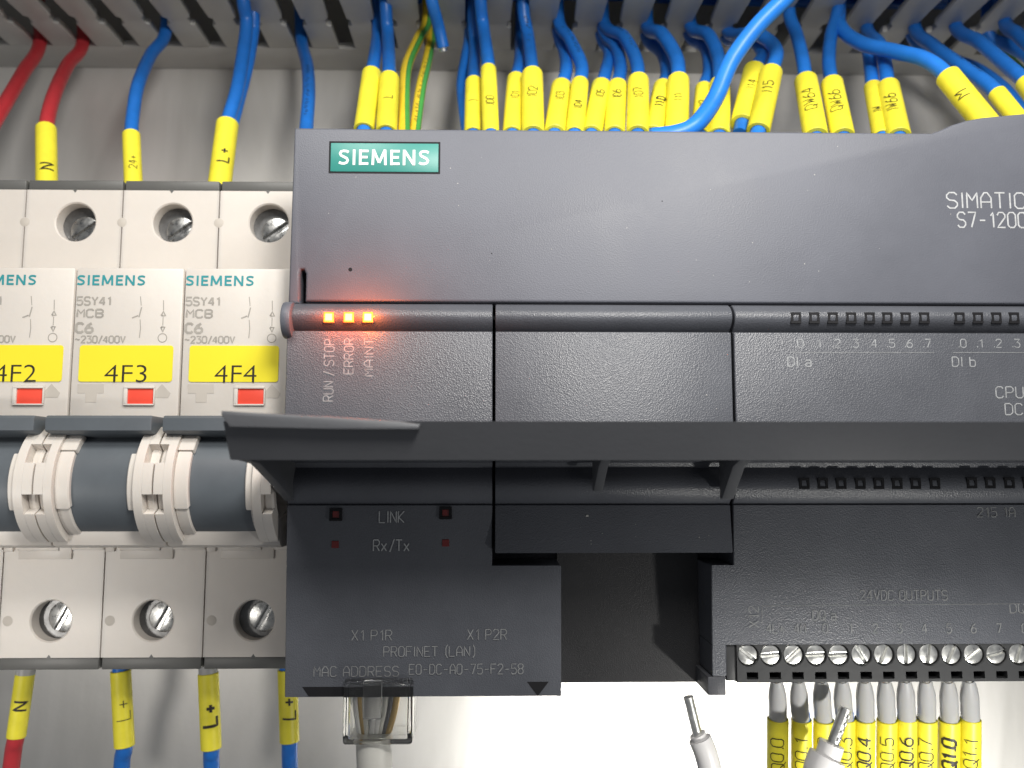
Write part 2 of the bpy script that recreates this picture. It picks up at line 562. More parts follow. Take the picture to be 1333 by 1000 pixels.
LOGO = {
    'S': (4.0, [[(3.65, 4.95), (2.9, 5.35), (1.9, 5.45), (1.0, 5.2), (0.62, 4.5), (0.95, 3.7), (1.95, 3.15), (2.95, 2.6), (3.4, 1.8), (3.1, 1.0), (2.2, 0.58), (1.2, 0.6), (0.3, 1.0)]]),
    'I': (1.2, [[(0.6, 0), (0.6, 6)]]),
    'E': (3.5, [[(0.6, 0), (0.6, 6)], [(0.7, 5.45), (3.5, 5.45)], [(0.7, 3.05), (3.2, 3.05)], [(0.7, 0.55), (3.5, 0.55)]]),
    'M': (5.6, [[(0.55, 0), (0.75, 6)], [(0.75, 6), (2.8, 0.9)], [(2.8, 0.9), (4.85, 6)], [(4.85, 6), (5.05, 0)]]),
    'N': (4.6, [[(0.55, 0), (0.55, 6)], [(0.6, 5.8), (4.0, 0.2)], [(4.05, 0), (4.05, 6)]])}


def logo_text(mb, s, width, height, c, weight, lift=0.04):
    tot = sum(LOGO[ch][0] + 1.0 for ch in s) - 1.0
    kx, kz = width / tot, height / 6.0
    x, layer = -tot / 2, 0
    for ch in s:
        for line in LOGO[ch][1]:
            layer += 1
            lz = layer % 9
            mb.ribbon([((x + q[0]) * kx, (q[1] - 3) * kz) for q in line], lambda u, v: Vector((c[0] + u, c[1] - lift - 0.004 * lz, c[2] + v)), weight)
        x += LOGO[ch][0] + 1.0


def type_text(mb, s, width, height, c, bold=0.0, lift=0.04, thick=0.03):
    """printed sans lettering, fitted to width x height mm, centred on c = (x, d, z)"""
    cu = bpy.data.curves.new("type", 'FONT')
    cu.body = s
    cu.size = 1.0
    cu.offset = bold
    cu.resolution_u = 4
    ob = bpy.data.objects.new("type", cu)
    COL.objects.link(ob)
    dg = bpy.context.evaluated_depsgraph_get()
    me = bpy.data.meshes.new_from_object(ob.evaluated_get(dg))
    xs = [v.co.x for v in me.vertices]
    ys = [v.co.y for v in me.vertices]
    x0, x1, y0, y1 = min(xs), max(xs), min(ys), max(ys)
    b = bmesh.new()
    b.from_mesh(me)
    for v in b.verts:
        v.co = Vector((c[0] + ((v.co.x - x0) / (x1 - x0) - 0.5) * width, c[1] - lift,
                       c[2] + ((v.co.y - y0) / (y1 - y0) - 0.5) * height))
    mb._merge(b)
    COL.objects.unlink(ob)
    bpy.data.objects.remove(ob)
    bpy.data.curves.remove(cu)
    bpy.data.meshes.remove(me)


def spline(pts, per=8):
    pts = [Vector(p) for p in pts]
    out = []
    n = len(pts)
    for i in range(n - 1):
        p0, p1, p2, p3 = pts[max(0, i - 1)], pts[i], pts[i + 1], pts[min(n - 1, i + 2)]
        for k in range(per):
            t = k / per
            out.append(0.5 * ((2 * p1) + (p2 - p0) * t + (2 * p0 - 5 * p1 + 4 * p2 - p3) * t * t + (3 * p1 - p0 - 3 * p2 + p3) * t ** 3))
    out.append(pts[-1])
    return out


# ================================================================== SETTING: the mounting plate
pb = MB()
pb.box(-420, 420, DP, DP + 2.5, -340, 340, 0)
o = pb.build("back_panel", M['panel'])
o["kind"] = 'structure'

# ================================================================== CABLE DUCT over the devices
ZD = Z(400, 90, DP - 0.5)            # underside of the duct
DF = 128.0                           # its open front
root = thing("cable_duct", "grey slotted plastic cable duct running across the top of the panel", "cable duct", (0, DP, ZD))
TH = 1.7
dslot = PZ(407, 63, ZD).y            # where the slots end
slot_x0 = PZ(407, 63, ZD).x
pitch = (PZ(898, 66, ZD).x - PZ(64, 63, ZD).x) / 15.0
mb = MB()
mb.box(-330, 330, dslot, DP - 0.1, ZD, ZD + TH, 0.25)
mb.build("lower_wall", M['duct'], root)
mb = MB()
mb.box(-330, 330, DP - 1.9, DP - 0.1, ZD + TH + 0.01, ZD + 58, 0)
mb.build("duct_floor", M['duct'], root)
mb = MB()
mb.box(-330, 330, DF, DP - 2.0, ZD + 58.1, ZD + 60, 0.2)
mb.build("upper_wall", M['duct'], root)
mb = MB()
mb.box(-330, 330, DF - 2.2, DF - 0.3, ZD - 1.0, ZD + 61, 0.3)
mb.build("duct_cover", M['duct'], root)
SW = 4.1                             # slot width
finger = None
for k in range(-9, 19):
    xr = slot_x0 + k * pitch          # right edge of slot k = left edge of this finger
    if finger is None:
        W = pitch - SW
        fp = [(0, dslot + 0.02), (0, 190.2), (0.95, 189.7), (0.95, 187.4), (0.15, 186.7), (-0.5, 170), (-0.5, DF + 1.5), (0.8, DF), (W - 0.8, DF),
              (W + 0.5, DF + 1.5), (W + 0.5, 170), (W - 0.15, 186.7), (W - 0.95, 187.4), (W - 0.95, 189.7), (W, 190.2), (W, dslot + 0.02)]
        mb = MB()
        mb.prism([(xr + a, b) for a, b in fp], 'z', ZD - 0.003, ZD + TH + 0.003, 0.22)
        finger = mb.build("finger", M['duct'], root, origin=(xr, dslot, ZD))
        fx = xr
    else:
        c = finger.copy()
        COL.objects.link(c)
        c.parent = root
        c.location.x = finger.location.x + (xr - fx) * S

# ================================================================== CIRCUIT BREAKERS
DT, DL, DR = 152.7, 137.0, 128.0     # terminal shoulder, label face, front of the cheeks
XC = X(350, 290, DT) - 0.35                  # centre of the breaker beside the controller
WB = 17.75
PB = 18.0
zt1 = Z(200, 248, DT); zt0 = Z(200, 235, DT)
zl1 = Z(230, 349, DL); zl0 = Z(230, 541, DL)
zs1 = Z(200, 676, DL); zs0 = Z(200, 712, DL)
zb1 = Z(200, 856, DT); zb0 = Z(200, 872, DT)
zc_ring = Z(200, 630, DR)


def screw_head(mb, c, r, d, slot_w, ang, thick=1.0, cross=False):
    """slotted head made of two half discs over a base disc, facing the camera"""
    n = 14
    ca, sa = math.cos(R_(ang)), math.sin(R_(ang))
    for sgn in (1, -1):
        y0 = slot_w / 2
        a0 = math.asin(y0 / r)
        pts = []
        for i in range(n + 1):
            a = a0 + (math.pi - 2 * a0) * i / n
            u, v = r * math.cos(a), sgn * r * math.sin(a)
            pts.append((c[0] + u * ca - v * sa, c[1] + u * sa + v * ca))
        mb.prism(pts, 'd', d, d + thick, min(0.2, r * 0.12))
    mb.cyl(c, 'd', r * 0.97, d + thick * 0.75, d + thick + 1.5, 24)


def make_breaker():
    xc = XC
    x0, x1 = xc - WB / 2, xc + WB / 2
    t = thing("circuit_breaker", "x", "circuit breaker", (xc, 205, zb0))
    # housing: core, shoulders with screw holes, label block
    mb = MB()
    mb.box(x0, x1, DT + 9, 205, zb1, zt1, 0.3)
    mb.box(x0, x1, DL + 3, DT + 9.5, zs0 + 0.3, zl1 - 0.3, 0)
    hz_t, hz_b = Z(226, 290, DT), Z(202, 808, DT)
    mb.holed(x0, x1, zl1 - 1.5, zt1, xc + 0.35, hz_t, 3.65, DT, 8)
    mb.holed(x0, x1, zb1, zs0 + 1.5, xc, hz_b, 3.55, DT, 8)
    for z0, z1 in ((zl1 - 1.5, zt1), (zb1, zs0 + 1.5)):    # side walls of the shoulders
        mb.box(x0, x0 + 0.35, DT + 0.02, DT + 9.2, z0, z1)
        mb.box(x1 - 0.35, x1, DT + 0.02, DT + 9.2, z0, z1)
    mb.build("housing", M['cream'], t)
    # little raised bars where shoulder meets the label block
    zz = zs0
    for bx in ((xc - 4.6, xc + 4.6, DT - 1.1, DT + 0.5, zl1 - 1.2, zl1 + 0.55), (xc - 6.2, xc + 3.2, DT - 0.45, DT + 0.5, zz - 3.5, zz + 1.4),
               (xc - 6.2, xc + 1.0, DT - 0.8, DT - 0.4, zz - 2.0, zz + 1.4), (x0 + 0.05, xc - 7.2, DT - 0.5, DT + 0.4, zz - 2.2, zz + 1.4),
               (x0 + 11.9, x1 - 0.05, DT - 0.35, DT + 0.4, zz - 1.9, zz + 1.4)):
        mb = MB()
        mb.box(*bx, 0.12)
        mb.build("latch_ledge", M['cream'], t)
    # half-moon notch pieces at the seam
    for nm, zc_, dx in (("seam_notch", hz_t, -9.0), ("seam_notch", hz_b, -8.5)):
        mb = MB()
        mb.cyl((xc + dx + (0.0 if zc_ > 0 else 0.9), zc_), 'd', 0.95, DT - 0.03, DT + 0.3, 20, bev=0.12)
        mb.build(nm, M['cream_mould'], t)
    # label block
    mb = MB()
    mb.box(x0, x1, DL, DL + 12, zl0 - 0.6, zl1, 0.35)
    mb.build("label_block", M['cream'], t)
    # lower shelf under the lever with its rounded lip
    mb = MB()
    pr = [(DL + 6, zs1 + 3), (DL - 2.0, zs1 + 0.6), (DL - 3.2, zs1 - 0.2), (DL - 3.4, zs1 - 2.0), (DL - 2.6, zs0 + 0.5), (DL - 1.2, zs0), (DL + 14, zs0)]
    mb.prism(pr, 'x', x0, x1, 0.12)
    mb.build("lower_shelf", M['cream'], t)
    # dark lever barrel and handle
    cd, cz = DL + 0.8, zc_ring
    mb = MB()
    mb.cyl((cd, cz), 'x', 8.6, x0 + 3.4, x1 - 3.0, 64)
    mb.build("lever_barrel", M['slate'], t)
    mb = MB()
    hz1, hz0 = Z(150, 541, 129.5), Z(150, 563, 129.5)
    pr = [(DL + 2, hz1), (129.6, hz1), (129.2, hz1 - 0.4), (129.2, hz0 + 0.3), (129.6, hz0), (DL + 1, hz0 - 1.6)]
    mb.prism(pr, 'x', x0 + 0.35, x1 - 1.0, 0.3)
    lv = mb.build("lever_handle", M['slate'], t)
    # cheeks: arcs on both sides of the barrel, with stepped inner rims and square tie holes at the seam
    def ring(mb, r_out, r_in, xa, xb, a0, a1, n=30, bev=0.18):
        pts = []
        for i in range(n + 1):
            a = R_(a0 + (a1 - a0) * i / n)
            pts.append((cd - r_out * math.cos(a), cz + r_out * math.sin(a)))
        for i in range(n, -1, -1):
            a = R_(a0 + (a1 - a0) * i / n)
            pts.append((cd - r_in * math.cos(a), cz + r_in * math.sin(a)))
        mb.prism(pts, 'x', xa, xb, bev, 1)
    rO = 10.1
    for xa, xb, sgn in ((x0, x0 + 2.7, 1), (x1 - 2.9, x1, -1)):
        mb = MB()
        # outer strip next to the barrel side (full arc) and seam strip broken by two square holes
        if sgn > 0:
            s0, s1, h0, h1 = xa + 1.4, xb, xa, xa + 1.4
        else:
            s0, s1, h0, h1 = xa, xb - 1.5, xb - 1.5, xb
        ring(mb, rO, 7.0, s0, s1, -66, 62, 30, 0.05)
        for a0, a1 in ((-66, -27), (-9, 18.5), (37, 62)):
            ring(mb, rO, 7.0, h0, h1, a0, a1, 14, 0.05)
        ring(mb, rO - 1.5, 6.8, h0, h1, -34, 44, 20, 0.3)
        mb.build("lever_cheek", M['cream'], t)
        mb = MB()
        if sgn > 0:
            ring(mb, rO - 0.75, 6.5, xb + 0.0, xb + 2.25, -24, 32, 24)
            ring(mb, rO - 1.1, 6.5, xb + 0.0, xb + 2.0, -68, -24.6, 24)
            ring(mb, rO - 0.45, 6.5, xb + 0.0, xb + 2.45, 32.6, 56, 10)
        else:
            ring(mb, rO - 0.9, 6.5, xa - 1.3, xa, -26, 30, 24)
            ring(mb, rO - 1.5, 6.5, xa - 0.9, xa, -68, -26.6, 24)
            ring(mb, rO - 1.3, 6.5, xa - 0.8, xa, 30.6, 58, 10)
        mb.build("cheek_rim", M['cream'], t)
    # dark clips at the two ends
    for (za, zb) in ((zt1, zt0), (zb0, zb1)):
        mb = MB()
        lo, hi = min(za, zb), max(za, zb)
        mb.box(x0 + 0.12, x1 - 0.08, DT + 0.1, DT + 26, lo + 0.02, hi, 0.25)
        # tiny centre notch
        top = za > 0
        mb.prism([(xc - 0.5, lo + 0.15), (xc + 0.5, lo + 0.15), (xc, lo - 0.55)] if top else [(xc - 0.5, hi - 0.15), (xc + 0.5, hi - 0.15), (xc, hi + 0.55)], 'd', DT - 0.03, DT + 0.4)
        mb.build("end_clip", M['capgrey'], t)
    # screws in the holes
    for zc_, ang, ox, oz in ((hz_t, 35, 1.35, -1.15), (hz_b, 62, 1.3, 0.35)):
        mb = MB()
        screw_head(mb, (xc + ox * 0.85, zc_ + oz * 0.85), 2.75, DT + 2.2, 0.75, ang, 0.7)
        mb.build("terminal_screw", M['greysteel'], t)
        mb = MB()
        mb.cyl((xc + (0.35 if zc_ > 0 else 0), zc_), 'd', 3.62, DT + 2.75, DT + 4.4, 28)
        mb.build("clamp_plate", M['darksteel'], t)
    # red state window, recessed frame
    xa, xb = X(156, 516, DL) - X(163, 516, DL), X(190, 516, DL) - X(163, 516, DL)
    za, zb = Z(170, 506, DL), Z(170, 526, DL)
    mb = MB()
    mb.box(xc + xa + 1.5, xc + xb + 1.5, DL - 0.12, DL + 0.2, zb, za, 0.05)
    mb.build("state_window", M['red'], t)
    mb = MB()
    fx0, fx1 = xc + xa + 1.5, xc + xb + 1.5
    mb.box(fx0 - 0.6, fx1 + 0.12, DL - 0.45, DL + 0.2, za, za + 0.35, 0.06)
    mb.box(fx0 - 0.6, fx1 + 0.12, DL - 0.45, DL + 0.2, zb - 0.25, zb, 0.06)
    mb.box(fx0 - 0.6, fx0, DL - 0.45, DL + 0.2, zb, za, 0.06)
    mb.box(fx1, fx1 + 0.2, DL - 0.45, DL + 0.2, zb, za, 0.06)
    mb.build("window_frame", M['cream'], t)
    # printed lettering
    k = lambda px, py: (xc + X(px, py, DL) - X(163, py, DL) + (0.0 if False else 0), DL, Z(px, py, DL))
    off = XL_OFF
    def pos(px, py):
        p = P(px, py, DL)
        return (p.x + off, DL, p.z)
    mb = MB()
    logo_text(mb, "SIEMENS", 89 / 7.85, 13.5 / 7.85, pos(145, 365), 0.33)
    mb.build("maker_lettering", M['teal_print'], t)
    mb = MB()
    for s, px, py, h, w, q in (("5SY41", 122.5, 392, 1.35, 0.3, 44), ("MCB", 117.5, 408, 1.3, 0.3, 33), ("C6", 110, 427, 1.55, 0.42, 21), ("~230/400V", 130.5, 442, 1.1, 0.24, 64)):
        stroke_text(mb, s, h, flat_map(pos(px, py)), w, width=q / 7.85)
    # switching symbol and arrow symbol
    def seg(pts, w=0.13):
        q = [pos(*p) for p in pts]
        base = q[0]
        mb.ribbon([(a[0], a[2]) for a in q], lambda u, v: Vector((u, DL - 0.035, v)), w)
    seg([(183, 386), (184, 398)]); seg([(184.5, 400), (181, 413)], 0.2); seg([(172, 414), (180, 411)], 0.22); seg([(182.5, 416), (183, 428), (181.5, 440)])
    seg([(213, 391), (213, 404)]); seg([(212.5, 413), (212, 424)])
    seg([(210, 411), (213, 405.5), (215.5, 411), (210.6, 411.2)], 0.3); seg([(209.5, 426), (212, 432), (214.5, 426), (210, 425.8)], 0.3)
    cc = pos(211.5, 440)
    mb.ribbon([(cc[0] + a, cc[2] + b) for a, b in arc(0, 0, 0.72, 0.72, 0, 359, 16)], lambda u, v: Vector((u, DL - 0.035, v)), 0.13)
    mb.build("rating_lettering", M['cream_text'], t)
    mb = MB()      # moulded approval marks beside the window
    mb.prism([pos(101, 500)[::2], pos(135, 500)[::2], pos(135, 512)[::2], pos(126, 512)[::2], pos(125, 524)[::2], pos(111, 524)[::2], pos(111, 512)[::2], pos(101, 512)[::2]], 'd', DL - 0.05, DL + 0.1)
    mb.prism([pos(211, 500)[::2], pos(222, 512)[::2], pos(219, 518)[::2], pos(201, 518)[::2], pos(199, 513)[::2]], 'd', DL - 0.05, DL + 0.1)
    mb.build("moulded_mark", M['cream_mould'], t)
    return t


# lettering was measured on the middle breaker; the first is built one pitch to its right
XL_OFF = PB
brk = make_breaker()
B_ALL = [brk]
for i in range(1, 4):
    B_ALL.append(copy_tree(brk, -PB * i))
labs = ["warm white circuit breaker with yellow sticker 4F4, touching the dark controller",
        "warm white circuit breaker with yellow sticker 4F3, between the 4F2 and 4F4 breakers",
        "warm white circuit breaker whose yellow sticker shows F2, left of the 4F3 breaker",
        "sliver of a warm white circuit breaker cut by the left edge"]
for b_, l_ in zip(B_ALL, labs):
    b_["label"] = l_
    b_["group"] = "circuit breakers in a row on the left"
for i, s in enumerate(("4F4", "4F3", "4F2")):
    p0, p1 = P(102, 497, DL), P(226, 450, DL)
    dx = PB - PB * i
    if i == 0: p1.x -= 0.6
    mb = MB()
    mb.box(p0.x + dx, p1.x + dx, DL - 0.14, DL + 0.05, p0.z, p1.z, 0.0)
    bmesh.ops.bevel(mb.bm, geom=[e for e in mb.bm.edges if abs(e.verts[0].co.y - e.verts[1].co.y) > 0.1], offset=0.45, segments=3, profile=0.5, affect='EDGES')
    st = mb.build("marker_sticker", M['sticker'], B_ALL[i])
    mb = MB()
    c = P(164, 486.5, DL)
    type_text(mb, s, 54 / 7.85, 22.5 / 7.85, (c.x + dx, DL - 0.14, c.z), bold=-0.012)
    mb.build("sticker_lettering", M['ink'], st)

# ================================================================== THE CONTROLLER
DD, DM, DB = 130.0, 128.5, 133.5     # upper door, middle face, lower face
XL_, XR_ = -33.15, 104.0
root = thing("programmable_controller", "dark grey programmable controller with raised lower flap and three lit orange lamps", "controller", (35, 205, Z(500, 907, DB)))
zbot = Z(500, 907, DB)
ztop = Z(500, 168, DD)
xs1 = X(643, 450, DM)                # seam between left face and middle cover
xs2 = X(954, 450, DM)
mb = MB()
mb.box(XL_ + 0.6, XR_, 143, 205, zbot + 0.4, ztop - 1.2, 0.4)
mb.build("housing", M['plc_low'], root)

# upper door
def dp(px, py): return P2(px, py, DD)
top = [(383, 166), (500, 167.5), (800, 169.5), (1213, 173)]
top += [(1225, 169), (1240, 162), (1258, 156.5), (1280, 152.5), (1333, 147.5), (1400, 146)]
pts = [dp(*q) for q in top]
xr = pts[-1][0]
z393 = Z(700, 393.5, DD)
pts += [(xr, z393), (dp(397, 393)[0], z393), (dp(397, 393)[0], dp(397, 356)[1])]
cxn = dp(393.5, 352)
pts += [(cxn[0] + 0.25, cxn[1] + 0.2), (cxn[0] - 0.25, cxn[1] + 0.2), (dp(390, 356)[0], dp(390, 356)[1]), (dp(390, 393)[0], z393 - 0.4), (XL_ + 0.15, z393 - 0.4)]
mb = MB()
mb.prism(pts, 'd', DD, DD + 7, 0.45, 3)
door = mb.build("upper_door", M['plc_door'], root)
mb = MB()
a, b = P(430, 224, DD), P(571, 187, DD)
mb.box(a.x, b.x, DD - 0.12, DD + 0.2, a.z + 0.05, b.z - 0.05, 0.1)
mb.build("logo_plate", M['teal'], door)
mb = MB()
mb.box(a.x - 0.28, b.x + 0.28, DD - 0.03, DD + 0.2, a.z - 0.22, b.z + 0.25, 0.0)
mb.build("logo_recess", M['black'], door)
mb = MB()
c = P(500, 205.5, DD)
logo_text(mb, "SIEMENS", 117 / 7.95, 20.5 / 7.95, (c.x, DD - 0.12, c.z), 0.41)
mb.build("logo_lettering", M['white_print'], door)
mb = MB()
c = P(1233, 271, DD)
stroke_text(mb, "SIMATIC", 2.6, flat_map(c), 0.26, centre=False, width=103 / 8.0)
c = P(1247, 296, DD)
stroke_text(mb, "S7-1200", 2.5, flat_map(c), 0.26, centre=False, width=90 / 8.0)
mb.build("door_lettering", M['print'], door)
mb = MB()
for px, py, r in ((456, 351, 0.32), (862, 262, 0.1), (640, 330, 0.1)):
    c = P(px, py, DD)
    mb.cyl((c.x, c.z), 'd', r, DD - 0.015, DD + 0.1, 12)
mb.build("dust_speck", M['black'], door)

mb = MB()
rnd = random.Random(11)
for k in range(26):
    c = P(rnd.uniform(400, 1320), rnd.uniform(185, 385), DD)
    r = rnd.uniform(0.05, 0.10)
    mb.prism([(c.x + r * rnd.uniform(.5, 1.3) * math.cos(a), c.z + r * rnd.uniform(.5, 1.3) * math.sin(a)) for a in (0, 1.2, 2.3, 3.5, 4.9)], 'd', DD - 0.02, DD + 0.05)
o = mb.build("dust", M['dust'], door)
o["kind"] = 'stuff'

# three face pieces: a rounded lamp bar, the face under it, the lower lamp bar, the lower face
zA, zB = Z(700, 395, DM), Z(700, 430, DM)
zC = Z(700, 601, 131)
zD, zE = Z(700, 609, 131), Z(700, 655, 132)


def face_profile(zend, dend, bul=0.0):
    pr = [(143.0, zA)]
    h = (zA - zB)
    for i in range(13):                       # upper lamp bar, a rounded bulge
        a = math.pi * i / 12
        pr.append((DM + 1.0 - (1.9 + bul) * math.sin(a) ** 0.75, zA - h * (i / 12)))
    pr += [(DM + 0.7, zB - 0.15), (DM + 0.05, zB - 0.3), (DM, zB - 0.5), (DM + 0.1, zC), (DM + 2.6, zC - 0.2), (DM + 3.0, zD)]
    h = zD - zE
    for i in range(1, 11):                    # lower lamp bar
        a = math.pi * i / 10
        pr.append((DM + 3.2 - (1.6 + bul) * math.sin(a) ** 0.8, zD - h * i / 10))
    pr += [(DM + 3.5, zE - 0.15), (DM + 3.1, zE - 0.35), (dend, zend), (143.0, zend)]
    return pr


g = 0.22
x730, x925 = X(730, 800, DB), X(925, 800, DB)
z735 = Z(800, 735, DB)
d735 = 131.6 + (DB - 131.6) * (zE - 0.35 - z735) / (zE - 0.35 - zbot)
mb = MB()
mb.prism(face_profile(z735, d735), 'x', XL_ + 0.5, xs1 - g, 0.12, 1)
mb.prism([(143.2, z735 - 0.004), (d735, z735 - 0.004), (DB, zbot), (143.2, zbot)], 'x', XL_ + 0.5, x730, 0.12, 1)
lf = mb.build("left_face", M['plc'], root)
mb = MB()
zcov = Z(800, 720, 130.6)
mb = MB()
mb.prism(face_profile(zcov, 130.8, 0.25), 'x', xs1 + g, xs2 - g, 0.2, 2)
cover = mb.build("board_cover", M['plc'], root)
mb = MB()
zrb = Z(1100, 838, DB)
zft = Z(930, 880, DB)
dat = lambda z: 131.6 + (DB - 131.6) * (zE - 0.35 - z) / (zE - 0.35 - zbot)
mb.prism(face_profile(z735, dat(z735)), 'x', xs2 + g, XR_, 0.12, 1)
mb.prism([(143.2, z735 - 0.004), (dat(z735), z735 - 0.004), (dat(zrb), zrb), (143.2, zrb)], 'x', x925, XR_, 0.12, 1)
mb.prism([(143.2, zrb - 0.004), (dat(zrb), zrb - 0.004), (dat(zft), zft), (143.2, zft)], 'x', x925, X(945, 860, DB), 0.12, 1)
rf = mb.build("right_face", M['plc'], root)
mb = MB()
mb.box(X(921, 890, DB), X(944, 890, DB), DB - 0.3, 143.1, zbot, Z(930, 880.5, DB), 0.15)
mb.build("corner_foot", M['plc_low'], root)
mb = MB()
mb.box(x730 + 0.02, x925 - 0.02, 141.2, 143.3, zbot + 0.1, z735 + 3.5, 0)
mb.build("recess_floor", M['recess'], root)

mb = MB()
for k in range(22):
    c = P(rnd.uniform(660, 945), rnd.uniform(440, 540), DM) if k < 12 else P(rnd.uniform(660, 940), rnd.uniform(668, 708), 131.2)
    r = rnd.uniform(0.05, 0.11) if k != 14 else 0.24
    mb.prism([(c.x + r * rnd.uniform(.5, 1.3) * math.cos(a), c.z + r * rnd.uniform(.5, 1.3) * math.sin(a)) for a in (0, 1.2, 2.3, 3.5, 4.9)], 'd', (c.y if k < 12 else 131.6 - 0.8 * (zE - c.z) / (zE - zcov)) - 0.03, c.y + 0.5)
o = mb.build("dust", M['dust'], cover)
o["kind"] = 'stuff'

# end roller of the upper lamp bar
mb = MB()
mb.cyl((DM + 0.7, (zA + zB) / 2 - 0.6), 'x', 2.9, XL_ - 0.15, XL_ + 1.4, 36, bev=0.3)
mb.build("bar_end_cap", M['plc_door'], root)


# lamps
def led(px, py, d, w, h, m, parent, frame=True, name="lamp_window", back=0.0):
    c = P(px, py, d)
    if frame:
        mb = MB()
        t = 0.42
        mb.box(c.x - w / 2 - t, c.x + w / 2 + t, d - 0.10, d + 1.6, c.z + h / 2, c.z + h / 2 + t, 0.03, 1)
        mb.box(c.x - w / 2 - t, c.x + w / 2 + t, d - 0.10, d + 1.6, c.z - h / 2 - t, c.z - h / 2, 0.03, 1)
        mb.box(c.x - w / 2 - t, c.x - w / 2, d - 0.10, d + 1.6, c.z - h / 2, c.z + h / 2, 0.03, 1)
        mb.box(c.x + w / 2, c.x + w / 2 + t, d - 0.10, d + 1.6, c.z - h / 2, c.z + h / 2, 0.03, 1)
        mb.build("lamp_frame", M['black'], parent)
    mb = MB()
    mb.box(c.x - w / 2, c.x + w / 2, d + back, d + 1.6, c.z - h / 2, c.z + h / 2, 0.05, 1)
    return mb.build(name, m, parent)


DBAR = DM - 0.85
for px, m, e, colr in ((428, M['led_on'], 0.0055, (1.0, 0.14, 0.03)), (454, M['led_on'], 0.0045, (1.0, 0.10, 0.03)), (479, M['led_on2'], 0.012, (1.0, 0.17, 0.02))):
    ll = led(px, 413, DBAR, 1.62, 1.62, M['led_edge'], lf, frame=False, name="lit_lamp", back=-0.12)
    led(px, 413, DBAR, 1.08, 1.08, m, ll, frame=False, name="lit_core", back=-0.15)
    c = P(px, 413, DBAR)
    l = bpy.data.lights.new("lamp_light", 'POINT')
    l.energy = e * 0.30
    l.color = colr
    l.shadow_soft_size = 0.0006
    o = bpy.data.objects.new("lamp_light", l)
    COL.objects.link(o)
    o.parent = lf
    w = Vector(lf["_o"])
    o.location = ((c.x - w.x) * S, (c.y - 2.0 - w.y) * S, (c.z - w.z) * S)
for px in (1036, 1060, 1084, 1108, 1132, 1155, 1179, 1203, 1249, 1273, 1297, 1320):
    led(px, 414, DBAR + 0.05, 0.8, 0.95, M['led_dark'], rf, back=0.7)
for i, px in enumerate((1047, 1071, 1095, 1120, 1144, 1168, 1192, 1217, 1265, 1289, 1314, 1338)):
    led(px, 629.5 - (0.8 if i > 7 else 0), 130.12, 0.8, 0.9, M['led_dark'], rf, back=0.5)
for px, py in ((437, 670), (580, 668), (436, 709), (580, 707)):
    led(px, py, 131.4 if py < 700 else 131.75, 1.1, 1.1, M['led_red'], lf, frame=py < 700, back=0.1)

# print on the faces
def dlow(py): return 131.6 + (DB - 131.6) * (py - 660) / (907 - 660) - 0.03


mb = MB()
for s, px, py, h, q in (("RUN / STOP", 428, 482, 1.5, 80), ("ERROR", 454, 464, 1.4, 46), ("MAINT", 480, 465, 1.4, 49)):
    stroke_text(mb, s, h, flat_map(P(px, py, DM), 90, lift=0.0), 0.17, width=q / 8.3)
mb.build("face_lettering", M['print_mid'], lf)
mb = MB()
mb2 = MB()
for s, px, py, h, q in (("LINK", 510, 673, 1.75, 32), ("Rx/Tx", 510, 710, 1.7, 47), ("X1 P1R", 484, 827, 1.55, 51), ("X1 P2R", 634, 826, 1.55, 50), ("PROFINET (LAN)", 559, 848, 1.5, 117), ("MAC ADDRESS", 464, 874, 1.5, 108), ("E0-DC-A0-75-F2-58", 607, 871, 1.5, 146)):
    dd = dlow(py)
    tgt = mb if py > 750 else mb2
    stroke_text(tgt, s, h, flat_map(P(px, py, dd), 0, lift=0.09), 0.14 if py > 750 else 0.17, width=q / 8.25)
mb.build("port_lettering", M['print_dim'], lf)
mb2.build("link_lettering", M['print'], lf)
mb = MB()
for i, px in enumerate((1040, 1064, 1088, 1112, 1136, 1159, 1182, 1206)):
    stroke_text(mb, "." + str(i), 1.3, flat_map(P(px, 447, DM), 0, lift=0.0), 0.15)
for i, px in enumerate((1252, 1275, 1298, 1322)):
    stroke_text(mb, "." + str(i), 1.3, flat_map(P(px, 447, DM), 0, lift=0.0), 0.15)
stroke_text(mb, "DI a", 1.5, flat_map(P(1041, 471, DM), 0, lift=0.0), 0.18)
stroke_text(mb, "DI b", 1.5, flat_map(P(1255, 471, DM), 0, lift=0.0), 0.18)
stroke_text(mb, "CPU 1215C", 1.75, flat_map(P(1297, 518, DM), 0, lift=0.0), 0.2, centre=False)
stroke_text(mb, "DC/DC/DC", 1.75, flat_map(P(1309, 540, DM), 0, lift=0.0), 0.2, centre=False)
for xa, xb in ((1028, 1216), (1240, 1400)):
    p, q = P(xa, 459, DM), P(xb, 459, DM)
    mb.ribbon([(p.x, p.z), (q.x, q.z)], lambda u, v: Vector((u, DM - 0.03, v)), 0.07)
mb.build("face_lettering", M['print_mid'], rf)
mb = MB()
stroke_text(mb, "215 1AG40", 1.5, flat_map(P(1272, 673, dlow(673)), 0, lift=0.08), 0.16, centre=False, width=80 / 8.2)
stroke_text(mb, "24VDC OUTPUTS", 1.55, flat_map(P(1176, 775, dlow(775)), 0, lift=0.08), 0.15, width=114 / 8.2)
stroke_text(mb, "DQ a", 1.5, flat_map(P(1073, 801, dlow(801)), 0, lift=0.09), 0.16, width=3.7)
stroke_text(mb, "DQ b", 1.5, flat_map(P(1315, 798, dlow(798)), 0, lift=0.02), 0.16, centre=False)
stroke_text(mb, "X12", 1.5, flat_map(P(981, 803, dlow(802)), 90, lift=0.09), 0.16, width=3.2)
